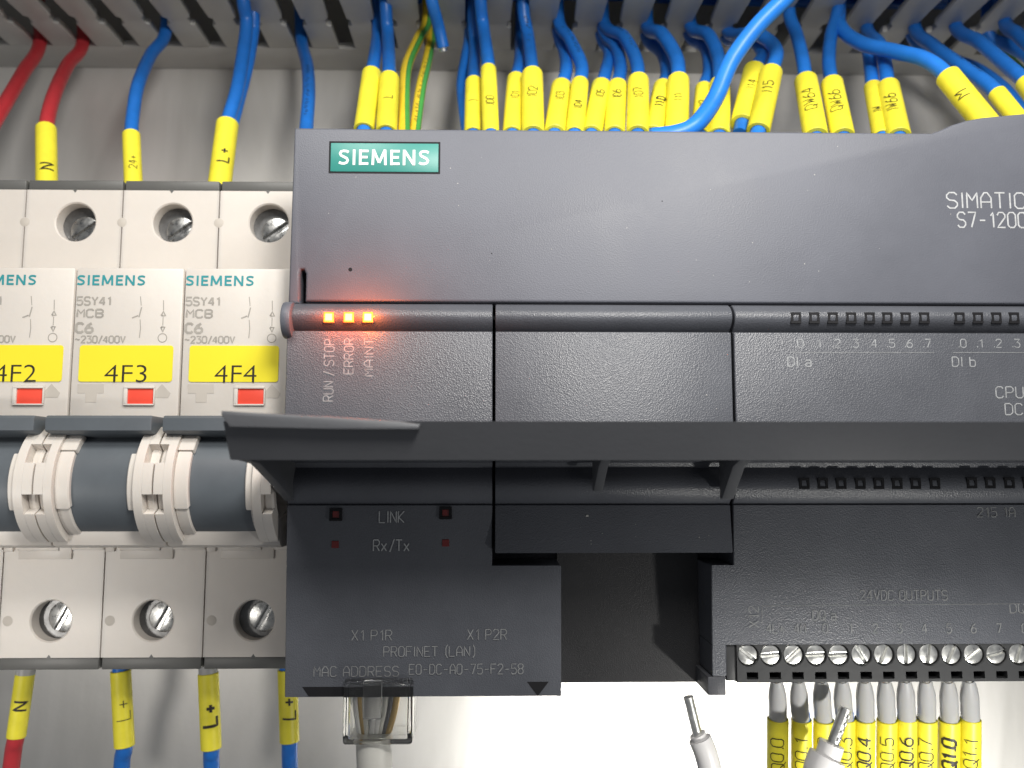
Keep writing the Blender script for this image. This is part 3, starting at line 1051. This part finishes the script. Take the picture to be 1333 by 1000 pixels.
for s, px in (("4L+", 1009), ("4M", 1041), ("0", 1074), ("1", 1107), ("2", 1139), ("3", 1171), ("4", 1203), ("5", 1235), ("6", 1267), ("7", 1300), ("0", 1333)):
    stroke_text(mb, s, 1.4, flat_map(P(px, 818, dlow(818)), 0, lift=0.09), 0.15, squeeze=0.8)
for a_, b_ in (((992, 789), (1330, 786)), ((992, 790), (992, 812))):
    p, q = P(*a_, dlow(789)), P(*b_, dlow(789))
    mb.ribbon([(p.x, p.z), (q.x, q.z)], lambda u, v: Vector((u, dlow(790) - 0.02, v)), 0.07)
mb.build("terminal_lettering", M['print_dim'], rf)

# notches along the bottom of the left face
mb = MB()
mb.prism([P2(684, 885, DB), P2(716, 885, DB), P2(700, 906, DB)], 'd', DB - 0.14, DB + 0.5, 0)
mb.prism([P2(389, 888, DB), P2(535, 887, DB), P2(535, 906.5, DB), P2(402, 906.5, DB)], 'd', DB - 0.1, DB + 0.5, 0)
mb.build("port_notch", M['black'], lf)

# output terminal strip with its screws
DTB = 133.2
tz1, tz0 = Z(1100, 838, DTB), Z(1100, 888, DTB)
scz = Z(1100, 852.5, DTB)
tp = (X(1290, 851, DTB + 1.6) - X(970, 853, DTB + 1.6)) / 11.0
tx0 = X(970, 853, DTB + 1.6)
mb = MB()
for k in range(15):
    xc_ = tx0 + k * tp
    mb.holed(xc_ - tp / 2, xc_ + tp / 2, Z(1100, 867, DTB), tz1 - 0.02, xc_, scz, 1.66, DTB, 3.2, n=24, chamf=0.12)
    # lower row: bars that leave a square probe hole
    zr1, zr0 = Z(1100, 867, DTB), tz0
    a_, b_ = xc_ - 0.85 + 0.55, xc_ + 0.95 + 0.55
    hz1_, hz0_ = zr1 - 0.9, zr1 - 2.0
    mb.box(xc_ - tp / 2, xc_ + tp / 2, DTB, DTB + 4, hz1_, zr1, 0)
    mb.box(xc_ - tp / 2, xc_ + tp / 2, DTB, DTB + 4, zr0, hz0_, 0)
    mb.box(xc_ - tp / 2, a_, DTB, DTB + 4, hz0_, hz1_, 0)
    mb.box(b_, xc_ + tp / 2, DTB, DTB + 4, hz0_, hz1_, 0)
mb.box(tx0 - tp / 2, tx0 + 14.5 * tp, DTB + 4.0, 150, tz0, tz1, 0)
tb = mb.build("terminal_strip", M['term'], root)
for k, ang in enumerate((-38, 4, 42, 2, 2, -60, 65, 88, 80, 62, 35, 15, 70, 10)):
    mb = MB()
    screw_head(mb, (tx0 + k * tp, scz), 1.53, DTB + 0.25, 0.42, ang, 0.6)
    mb.build("terminal_screw", M['steel'], tb)
mb = MB()
mb.box(X(946, 860, DTB), tx0 - tp / 2 - 0.03, DTB + 0.35, 146, tz0 + 0.2, zrb - 0.05, 0.1)
mb.build("strip_end", M['term'], tb)

# raised lower flap
DLp = 101.0
def lp(px, py): return P2(px, py, DLp)
fl_t, fl_b = Z(700, 549, DLp), Z(700, 599, DLp)
xl_l = X(291, 560, DLp)
mb = MB()
zH1, zH0 = Z(700, 607, 129), Z(700, 622, 130)
# skin: rises from the hinge to the lip
sk = [(DLp - 0.6, fl_t), (DLp + 2.6, Z(700, 599, DLp + 2.6)), (DLp + 3.6, Z(700, 599, DLp + 2.6) + 0.1), (DLp + 3.4, fl_t - 2.4), (115, Z(700, 597, 115)), (130.5, Z(700, 600, 130.5)), (131.5, Z(700, 588, 131)), (118, Z(700, 584, 118)), (DLp + 2, fl_t + 0.02)]
mb.prism(sk, 'x', xl_l, XR_, 0.3, 2)
flap = mb.build("lower_flap", M['plc_smooth'], root)
mb = MB()
mb.prism([lp(292, 535.5), lp(330, 538), lp(430, 543), lp(520, 549), lp(549, 553), lp(546, 560), lp(440, 560), lp(303, 557), lp(292, 542)], 'd', DLp - 1.3, DLp + 2.0, 0.3, 2)
mb.build("flap_corner", M['plc_smooth'], flap)
mb = MB()
mb.prism([(DLp + 0.2, fl_t - 0.4), (DLp + 3.0, fl_b + 0.2), (112, Z(330, 604, 112)), (122, Z(350, 630, 122)), (130.6, Z(372, 652, 130.6)), (132, Z(372, 652, 130.6)), (132, Z(700, 592, 131)), (118, Z(700, 586, 118))], 'x', xl_l + 0.05, xl_l + 1.5, 0.25)
mb.build("hinge_arm", M['plc_smooth'], flap)
for px, w, zl in ((780, 1.5, 640), (950, 1.9, 650)):
    mb = MB()
    x_ = X(px, 620, 126)
    mb.prism([(116, Z(700, 596, 116)), (121, Z(700, 608, 121)), (127.4, Z(700, zl, 127.4)), (128.6, Z(700, zl, 127.4)), (128.6, Z(700, 598, 128.6))], 'x', x_ - w / 2, x_ + w / 2, 0.3)
    mb.build("flap_rib", M['plc_smooth'], flap)

# ================================================================== WIRES
def wire(name, label, group, col, pts, r=1.45, marker=None, text="", ink=0.2, th=2.0, rm=1.95, ferrule=None, pen=None, cat="wire", printed=None, stripe=False, tpos=0.5):
    """pts: 3-D points (x, d, z); marker = (top point, bottom point) of the yellow sleeve"""
    path = spline(pts, 9)
    t = thing(name, label, cat, tuple(pts[-1]), group)
    mb = MB()
    mb.tube(path, r, 14)
    ins = mb.build("insulation", M[col], t, smooth=60)
    if stripe:
        mb = MB()
        q = [p + Vector((0.55 * r, -0.72 * r, 0)) for p in path]
        mb.tube(q, r * 0.5, 8)
        mb.build("green_stripe", M['green'], t, smooth=60)
    if printed:
        i0, i1 = printed
        mb = MB()
        q = path[i0:i1]
        A = 0.0
        for i in range(len(q) - 1):
            p, p2 = q[i], q[i + 1]
            ax = (p2 - p)
            L = ax.length
            ax.normalize()
            tw = Vector((0, -1, 0)); tw = (tw - ax * tw.dot(ax)).normalized()
            sd = tw.cross(ax)
            A0 = 0
            while A0 < L - 0.5:
                if random.random() < 0.75:
                    ln = random.uniform(0.25, 0.6)
                    b0 = random.uniform(-0.45, 0.1)

                    def mp(u, v, p=p, ax=ax, tw=tw, sd=sd, A0=A0):
                        an = v / r
                        return p + ax * (A0 + u) + (sd * math.sin(an) + tw * math.cos(an)) * (r + 0.05)
                    mb.ribbon([(0, b0), (ln * 0.4, b0 + 0.7), (ln, b0 + 0.2)], mp, 0.16)
                A0 += 0.75
        mb.build("wire_print", M['ink'], t)
    if marker:
        a, b = Vector(marker[0]), Vector(marker[1])
        ax = (a - b)
        L = ax.length
        ax.normalize()
        mb = MB()
        n = 5
        line = [b + ax * L * i / n for i in range(n + 1)]
        # oval-ish sleeve with wall thickness
        mb.tube(line, rm, 18, cap=False)
        mb.tube([line[0], line[-1]], r + 0.1, 18, cap=False)
        ends = MB()
        for e, s_ in ((line[0], -1), (line[-1], 1)):
            mb.tube([e - ax * s_ * 0.001, e + ax * s_ * 0.12], [rm, rm - 0.12], 18, cap=False)
            mb.tube([e + ax * s_ * 0.12, e + ax * s_ * 0.12 + ax * 1e-3], [rm - 0.12, r + 0.1], 18, cap=False)
        sl = mb.build("marker_sleeve", M['sleeve'], t, smooth=60)
        if text:
            view = -((a + b) / 2).normalized()
            tw = (view - ax * view.dot(ax)).normalized()
            left = ax.cross(tw)
            if left.x > 0: left = -left
            mid = b + ax * L * tpos
            rr = rm + 0.045

            def mp(u, v, layer):
                an = v / rr
                return mid + ax * u + (left * math.sin(an) + tw * math.cos(an)) * (rr + 0.008 * layer)
            mb = MB()
            stroke_text(mb, text, th, mp, pen or ink, jit=0.12, squeeze=0.95, lean=random.uniform(-0.06, 0.12))
            mb.build("sleeve_lettering", M['ink'], sl)
    if ferrule:
        for nm, fm, fpts, fr in ferrule:
            mb = MB()
            mb.tube(spline(fpts, 4), fr, 16)
            mb.build(nm, M[fm], t, smooth=50)
    return t


def inside(sx, sy, dx=0, up=16, dd=-4):
    """a point inside the duct, above the slot spot seen at (sx, sy)"""
    p = PZ(sx, sy, ZD)
    return [Vector((p.x + dx, p.y + dd, p.z + up)), Vector((p.x, p.y, p.z + 0.8))]


def top_wire(label, slot, via, m, text="", col='blue', d_end=160, group=None, w=25.0, wr=1.45, pen=0.2, th=2.0, dx=0, ext=18, printed=None, stripe=False, dm=None, tpos=0.5, rm=None, dd=-4, up=16):
    """slot (px,py) in the duct underside, via [(px,py,d)], m=((px,py),(px,py)) sleeve ends"""
    pts = inside(*slot, dx=dx, dd=dd, up=up)
    pts += [P(*v) for v in via]
    mk = None
    if m:
        d0, d1 = (d_end + 8, d_end) if dm is None else dm
        a, b = P(*m[0], d0), P(m[1][0], m[1][1] + (10 if group == GB else 5), d1)
        mk = (a, b)
        e = b + (b - a).normalized() * 3.5
        pts += [a, (a + b) / 2, b, e]
        scale = FPX * 0.965 / ((d0 + d1) / 2)
        rm = rm or w * 1.07 / 2 / scale
    return wire("signal_wire" if col == 'blue' else "power_wire" if col == 'redwire' else "earth_wire", label, group or "wires between the duct and the devices", col, pts, wr, mk, text, th=th, rm=rm or 1.9, pen=pen, printed=printed, stripe=stripe, tpos=tpos)


GB = "wires into the tops of the circuit breakers"
top_wire("bright red wire leaving the left edge, no sleeve in view", (52, 57), [(30, 95, 190), (4, 140, 180), (-25, 190, 172), (-45, 240, 168)], None, col='redwire', group=GB, wr=1.55)
top_wire("red wire with yellow sleeve lettered N above the F2 breaker", (108, 57), [(88, 85, 192), (70, 125, 180)], ((60, 168), (61, 236)), "N", 'redwire', 166, GB, w=24, wr=1.5, th=2.6, pen=0.38, dm=(172, 165), tpos=0.25)
top_wire("lone blue wire with narrow yellow sleeve lettered 24+ above the 4F3 breaker", (216, 42), [(196, 72, 188), (180, 110, 178), (173, 150, 174)], ((171, 176), (174, 238)), "24+", 'blue', 165, GB, w=21, wr=1.4, th=1.5, pen=0.16, dm=(171, 165), tpos=0.4)
top_wire("front blue wire of a pair with sleeve lettered L+ above the 4F4 breaker", (316, 0), [(321, 30, 182), (315, 80, 180), (308, 120, 176)], ((296, 162), (285, 238)), "L+", 'blue', 165, GB, w=27, wr=1.5, th=2.4, pen=0.36, dm=(172, 165), tpos=0.42)
top_wire("rear blue wire of the pair whose shared sleeve is lettered L+", (330, 18), [(329, 45, 186), (321, 90, 182), (308, 140, 177), (300, 170, 174)], None, group=GB, wr=1.4)
top_wire("blue wire with black print and no sleeve, at the controller's top left corner", (392, 52), [(400, 85, 188), (402, 120, 178), (399, 165, 168), (398, 190, 160)], None, group=GB, wr=1.45, printed=(20, 36))

GC = "wires into the top of the controller"
top_wire("left blue wire of the sleeved pair beside the yellow and green wires", (492, 32), [(490, 60, 184)], ((484, 97), (474, 165)), "", 'blue', 158, GC, w=25, dm=(168, 158))
top_wire("right blue wire of the sleeved pair beside the yellow and green wires, lettered L", (502, 8), [(505, 50, 182)], ((507, 103), (503, 168)), "L", 'blue', 156, GC, w=25, dm=(166, 156), th=1.8)
top_wire("left yellow and green earth wire bowing outwards", (556, 28), [(545, 50, 184), (530, 85, 176), (526, 125, 168), (526, 172, 158), (526, 190, 154)], None, col='ylwire', group=GC, wr=1.25, stripe=True)
top_wire("right straight yellow and green earth wire with black print", (562, 40), [(557, 75, 180), (548, 115, 170), (540, 172, 160), (537, 190, 155)], None, col='ylwire', group=GC, wr=1.15, stripe=True, printed=(20, 36))
wire("cut_wire", "short blue wire end hanging in front of the duct above the earth wires", None, 'blue', [P(556, -30, 170), P(563, 5, 172), P(571, 35, 176), P(577, 62, 178)], 1.35, ferrule=[("bare_end", 'steel', [P(576.5, 60, 177.9), P(577.5, 67, 178.4)], 0.9)])
top_wire("dark blue unsleeved wire left of the sleeve pair by the duct", (612, 40), [(607, 75, 186), (602, 110, 180), (606, 150, 172), (612, 190, 165)], None, group=GC, wr=1.4)
top_wire("blue wire with half hidden sleeve, first of the long sleeved row", (616, 20), [(618, 60, 186), (617, 90, 178)], ((617, 108), (616, 170)), "I", 'blue', 160, GC, w=22, dm=(170, 160))
top_wire("blue wire with tall yellow sleeve lettered I0.0", (625, -4), [(629, 35, 180), (634, 70, 174)], ((636, 91), (639, 170)), "I00", 'blue', 156, GC, w=20, dm=(168, 156), th=1.6, tpos=0.4)
top_wire("blue wire with sleeve lettered I0.1 tucked behind I0.2", (678, 50), [(677, 80, 182)], ((672, 104), (667, 170)), "I01", 'blue', 159, GC, w=24, dm=(171, 159), th=1.6, tpos=0.55)
top_wire("blue printed wire with wide front sleeve lettered I0.2, before the I0.1 sleeve", (681, 10), [(687, 45, 182), (691, 75, 176)], ((693, 98), (694, 170)), "I02", 'blue', 156, GC, w=27, dm=(167, 156), th=1.9, printed=(12, 24), tpos=0.55)
top_wire("blue wire with sleeve lettered I0.3", (726, 40), [(735, 68, 186), (737, 92, 176)], ((731, 114), (722, 170)), "I03", 'blue', 158, GC, w=27, dm=(170, 158), th=1.7, tpos=0.6)
top_wire("blue printed wire with sleeve lettered I0.4, right neighbour of the I0.3 sleeve", (727, 28), [(742, 52, 182), (757, 85, 175)], ((755, 109), (748, 170)), "I04", 'blue', 156, GC, w=22, dm=(167, 156), th=1.5, printed=(14, 26), tpos=0.42)
top_wire("blue wire with sleeve lettered I0.5, leftmost of a trio", (782, 44), [(793, 68, 188), (789, 92, 178)], ((783, 113), (770, 170)), "I05", 'blue', 159, GC, w=26, dm=(170, 159), th=1.6, tpos=0.65)
top_wire("blue wire with sleeve lettered I0.6, middle of a trio", (784, 36), [(802, 62, 184), (808, 88, 177)], ((804, 113), (800, 170)), "I06", 'blue', 157, GC, w=25, dm=(168, 157), th=1.7, tpos=0.65)
top_wire("blue wire with sleeve lettered I0.7, rightmost of a trio", (786, 32), [(812, 48, 180), (828, 78, 174)], ((831, 106), (830, 170)), "I07", 'blue', 155, GC, w=27, dm=(166, 155), th=1.8, tpos=0.6, printed=(14, 26))
top_wire("blue wire with sleeve boldly inked I1.0", (840, 46), [(862, 70, 186), (868, 95, 178)], ((863, 114), (850, 170)), "I1.0", 'blue', 158, GC, w=25, dm=(170, 158), th=1.8, pen=0.45, tpos=0.5)
top_wire("thick blue wire with faint sleeve lettered I1.1", (842, 34), [(862, 45, 180), (880, 75, 174)], ((883, 106), (881, 170)), "I11", 'blue', 156, GC, w=28, dm=(166, 156), th=1.6, wr=1.6, tpos=0.5)
top_wire("blue wire with faint sleeve lettered I1.2 behind the crossing wire", (896, 44), [(918, 62, 186), (923, 92, 178)], ((916, 116), (911, 172)), "I12", 'blue', 158, GC, w=22, dm=(170, 158), th=1.4, tpos=0.5)
top_wire("blue wire with sleeve lettered I1.3 crossed by the long blue wire", (898, 34), [(922, 46, 181), (935, 76, 175)], ((937, 110), (936, 172)), "I13", 'blue', 157, GC, w=26, dm=(167, 157), th=1.5, wr=1.55, tpos=0.6)
top_wire("left of two slanted sleeves that end above the controller, on blue wire, lettered I1.4", (944, 50), [(975, 50, 184), (993, 70, 178)], ((982, 92), (966, 156)), "I14", 'blue', 158, GC, w=28, dm=(169, 160), th=1.7, tpos=0.55)
top_wire("blue wire with the right one of two slanted sleeves, lettered I1.5, beside QW64", (946, 42), [(985, 44, 178), (1010, 65, 172)], ((1004, 95), (987, 166)), "I15", 'blue', 155, GC, w=28, dm=(164, 156), th=2.0, wr=1.5, tpos=0.6)
top_wire("blue wire with sleeve lettered QW64", (1027, 14), [(1037, 45, 178), (1045, 78, 172)], ((1049, 106), (1062, 174)), "QW64", 'blue', 155, GC, w=29, dm=(166, 155), th=2.3, tpos=0.5)
top_wire("blue wire with sleeve lettered QW66", (1092, 10), [(1082, 45, 178), (1079, 80, 172)], ((1083, 110), (1097, 174)), "QW66", 'blue', 155, GC, w=28, dm=(166, 155), th=2.3, tpos=0.5)
top_wire("blue wire with sleeve half hidden by the IW66 sleeve", (1126, 46), [(1131, 70, 180), (1134, 95, 174)], ((1136, 114), (1148, 174)), "IW", 'blue', 158, GC, w=22, dm=(169, 158), th=1.6, tpos=0.4)
top_wire("blue wire with sleeve lettered IW66", (1128, 36), [(1145, 58, 176), (1153, 88, 171)], ((1156, 114), (1170, 174)), "IW66", 'blue', 155, GC, w=28, dm=(166, 155), th=2.2, tpos=0.5)
# long wire that crosses in front
wire("signal_wire", "long bright blue wire crossing diagonally in front of the sleeved row", GC, 'blue', [P(1075, -60, 150), P(1025, -5, 150), P(985, 35, 150), P(952, 80, 150), P(930, 130, 149), P(905, 163, 147), P(880, 174, 147), P(850, 178, 148)], 1.65)
# wires that run to the right edge
top_wire("blue wire sweeping right to a slanted sleeve lettered M", (1092, 14), [(1096, 38, 178), (1122, 57, 172), (1165, 67, 166), (1205, 78, 160)], ((1234, 100), (1290, 164)), "M", 'blue', 148, GC, w=30, dm=(156, 148), th=2.4, pen=0.22, wr=1.55, tpos=0.55)
top_wire("blue printed wire slanting to the second sleeve near the right edge", (1190, 36), [(1215, 60, 178), (1245, 82, 170), (1280, 106, 162)], ((1298, 122), (1345, 175)), "", 'blue', 150, GC, w=22, dm=(158, 150), wr=1.5, printed=(12, 36))
top_wire("blue wire slanting to a sleeve cut by the right edge", (1243, 34), [(1275, 55, 176), (1310, 85, 168)], ((1336, 108), (1380, 165)), "", 'blue', 150, GC, w=26, dm=(160, 150), wr=1.5)
top_wire("blue wire lying behind the slanting pair at right", (1186, 46), [(1225, 72, 190), (1270, 90, 186), (1310, 120, 180), (1345, 170, 174)], None, group=GC, wr=1.5)
top_wire("blue printed wire at the top right corner", (1308, 28), [(1325, 45, 178), (1350, 70, 172), (1390, 120, 164)], None, group=GC, wr=1.5, printed=(10, 30))
top_wire("dark blue wire under the wires of the top right corner", (1286, 44), [(1310, 58, 190), (1340, 75, 186), (1380, 110, 180)], None, group=GC, wr=1.5)
top_wire("yellow and green wire half hidden in the top right corner", (1290, 62), [(1312, 80, 196), (1336, 105, 192), (1365, 140, 188)], None, col='ylwire', group=GC, wr=1.3, stripe=True)

# wires in the duct, seen through the slots
for i, (z_, d_, x0_, x1_) in enumerate(((9, 178, 20, 320), (13, 172, 60, 320), (8, 190, -30, 320), (15, 184, 90, 320), (12, 195, 0, 320), (18, 176, -10, 320))):
    q = [Vector((x0_ + (x1_ - x0_) * k / 6, d_ + random.uniform(-2, 2), ZD + z_ + random.uniform(-2, 2))) for k in range(7)]
    wire("bundled_wire", "blue wire lying lengthwise inside the duct, glimpsed through its slots", "blue wires lying inside the duct", 'blue', q, 1.6)

# ------------------------------------------------------------------ lower breaker wires
GD = "wires out of the bottoms of the circuit breakers"


def low_wire(label, m, text, col, tail, w, pen, th, ferr=None, dtop=166, dbot=166, tpos=0.5):
    a, b = P(*m[0], dtop), P(*m[1], dbot)
    up_ = a + (a - b).normalized() * 6
    pts = [P(*tail[1], dbot + 2), P(*tail[0], dbot + 1), b, (a + b) / 2, a, up_]
    sc = FPX * 1.03 / dtop
    fl = None
    if ferr:
        fl = [("ferrule_collar", ferr, [a - (a - b).normalized() * 0.2, a + (a - b).normalized() * 2.8], 1.75)]
    pts = list(reversed(pts))
    return wire("power_wire" if col == 'redwire' else "signal_wire", label, GD, col, pts, 1.5, (a, b), text, th=th, rm=w / 2 / sc, pen=pen, ferrule=fl, tpos=tpos)


low_wire("red wire with yellow sleeve lettered N under the F2 breaker", ((33, 876), (21, 959)), "N", 'redwire', ((17, 980), (10, 1040)), 23, 0.38, 2.4, 'ferrule', tpos=0.5)
low_wire("blue wire with thinly lettered L+ sleeve under the seam left of the 4F4 breaker", ((157, 874), (162, 971)), "L+", 'blue', ((159, 990), (157, 1040)), 25, 0.16, 2.6, tpos=0.5)
low_wire("blue wire with pale ferrule and thickly inked L+ sleeve under the 4F4 breaker", ((271, 877), (275, 974)), "L+", 'blue', ((275, 990), (277, 1040)), 26, 0.55, 2.8, 'ferrule', tpos=0.48)
low_wire("blue wire with L+ sleeve partly behind the controller's lower corner", ((374, 872), (377, 965)), "L+", 'blue', ((377, 985), (379, 1040)), 25, 0.36, 2.6, tpos=0.48)
# pale strip of tape / ferrule end rising into the breaker
# ------------------------------------------------------------------ output wires
GE = "sleeved wires into the output terminals"
outs = [("Q0.0", 1013, 1012), ("Q0.1", 1041, 1043), ("Q0.2", 1071, 1072), ("Q0.3", 1098, 1100), ("Q0.4", 1127, 1125), ("Q0.5", 1154, 1154), ("Q0.6", 1180, 1180), ("Q0.7", 1207, 1205), ("Q1.0", 1236, 1235), ("Q1.1", 1263, 1263)]
for i, (s, xa, xb) in enumerate(outs):
    d0 = 147 + random.uniform(-0.5, 0.5)
    tip, f1, m0, m1, tl = P(xa - 2, 884, 143), P(xa, 931, d0), P(xb + 0.5, 936 + (i % 3) * 0.8, d0 + 0.2), P(xb, 1040, d0 + 3), P(xb, 1090, d0 + 5)
    sc = FPX * 1.04 / d0
    bold = s == "Q1.0"
    lab = {"Q0.0": "leftmost wire of the output row, its yellow sleeve lettered Q0.0",
           "Q0.1": "output wire with sleeve lettered Q0.1, just left of the loose crimped white wire",
           "Q0.2": "output wire whose sleeve is mostly hidden behind the loose crimped white wire",
           "Q0.3": "output wire whose sleeve, lettered Q0.3, emerges right of the loose crimped wire",
           "Q0.4": "output wire with heavily inked sleeve lettered Q0.4, left of the Q0.5 one",
           "Q0.5": "output wire with thinly lettered Q0.5 sleeve between the Q0.4 and Q0.6 sleeves",
           "Q0.6": "output wire with heavily inked Q0.6 sleeve between the Q0.5 and Q0.7 sleeves",
           "Q0.7": "output wire with thinly lettered Q0.7 sleeve, left of the boldly inked one",
           "Q1.0": "output wire with the boldest black lettering on its sleeve, second from right",
           "Q1.1": "rightmost wire of the output row, its sleeve lettered Q1.1"}[s]
    wire("output_wire", lab, GE, 'blue', [f1 + (tip - f1) * 0.06, m0, m1, tl], 1.42, (m0, m1), s, th=2.2, rm=(26 + random.uniform(-1, 2)) / 2 / sc, pen=0.5 if bold else 0.3 if s in ('Q0.4', 'Q0.6') else 0.18,
         ferrule=[("ferrule_collar", 'ferrule', [f1 + (m0 - f1) * 0.6, f1 + (tip - f1) * 0.3, f1 + (tip - f1) * 0.62, f1 + (tip - f1) * 0.98], [1.5] * 7 + [1.48, 1.42, 1.3, 1.15, 1.0, 0.9]), ("ferrule_pin", 'steel', [f1 + (tip - f1) * 0.9, tip + (tip - f1) * 0.2], 0.7)], tpos=0.62)

# loose white wires with crimped ends
d_ = 141
wire("loose_wire", "loose white wire with plain metal ferrule tip, hanging beside the controller's lower edge", "loose ends of white wire", 'whitewire',
     [P(911, 962, d_), P(920, 985, d_), P(930, 1030, d_ + 1), P(940, 1090, d_ + 4)], 1.92,
     ferrule=[("collar", 'whitewire', [P(908, 956, d_), P(914, 968, d_)], 1.4), ("ferrule_pin", 'steel', [P(896, 907, d_), P(909, 960, d_)], 0.8)])
d_ = 139
a_, b_ = P(1101, 922, d_), P(1083, 972, d_)
beads = [("ferrule_pin", 'steel', [a_, b_], 0.97)]
wire("loose_wire", "loose white wire with dimpled crimp ferrule lying across the output sleeves", "loose ends of white wire", 'whitewire',
     [P(1077, 985, d_), P(1070, 1005, d_), P(1062, 1050, d_ + 1), P(1056, 1100, d_ + 2)], 2.9,
     ferrule=beads + [("collar", 'whitewire', [P(1083, 968, d_), P(1080, 977, d_), P(1076, 990, d_)], 2.0)] +
     [("crimp_dimple", 'steel', [P(1100.5 - i * 4.2 + 4, 931 + i * 10, d_ - 0.8), P(1100.5 - i * 4.2 + 2.4, 935 + i * 10, d_ - 0.8)], 0.36) for i in range(4)])

# ================================================================== NETWORK CABLE
dq = 131.0
t = thing("network_cable", "grey network cable with clear plug under the controller's left port", "cable", tuple(P(480, 1000, dq + 4)))
mb = MB()
x0, x1 = X(444, 930, dq), X(536, 930, dq)
z1, z0 = Z(490, 888, dq), Z(490, 974, dq)
mb.box(x0, x1, dq + 1.2, dq + 9, z0, z1, 0.5, 3)
n0 = len(mb.bm.faces)
mb.box(x0 + 0.75, x1 - 0.75, dq + 1.9, dq + 8.3, z0 + 0.7, z1 - 0.7, 0.4, 2)
mb.bm.faces.ensure_lookup_table()
bmesh.ops.recalc_face_normals(mb.bm, faces=list(mb.bm.faces)[:n0])
bmesh.ops.recalc_face_normals(mb.bm, faces=list(mb.bm.faces)[n0:])
bmesh.ops.reverse_faces(mb.bm, faces=list(mb.bm.faces)[n0:])
mb.keep = True
mb.build("clear_plug", M['clear'], t)
mb = MB()
mb.box(x0 + 3.3, x1 - 4.6, dq - 0.2, dq + 0.9, z0 + 4.2, z1 + 0.2, 0.2)
lat = mb.build("plug_latch", M['clear'], t)
for i, (xa, xb, m_) in enumerate(((462, 470, 'whitewire'), (468, 474, 'copper'), (474, 477, 'greycable'), (487, 484, 'whitewire'), (496, 490, 'whitewire'), (505, 494, 'greycable'), (512, 498, 'darksteel'), (519, 503, 'copper'))):
    mb = MB()
    mb.tube(spline([P(xa, 890, dq + 5.5), P((xa * 2 + xb) / 3, 925, dq + 5.3), P(xb, 962, dq + 5.2)], 6), 0.6, 8)
    mb.build("core", M[m_], t, smooth=60)
mb = MB()
mb.tube(spline([P(486, 958, dq + 5), P(487, 985, dq + 5), P(489, 1030, dq + 6), P(492, 1090, dq + 8)], 8), 2.75, 24)
mb.build("cable_jacket", M['greycable'], t, smooth=60)

for o in list(bpy.data.objects):
    if "_o" in o: del o["_o"]
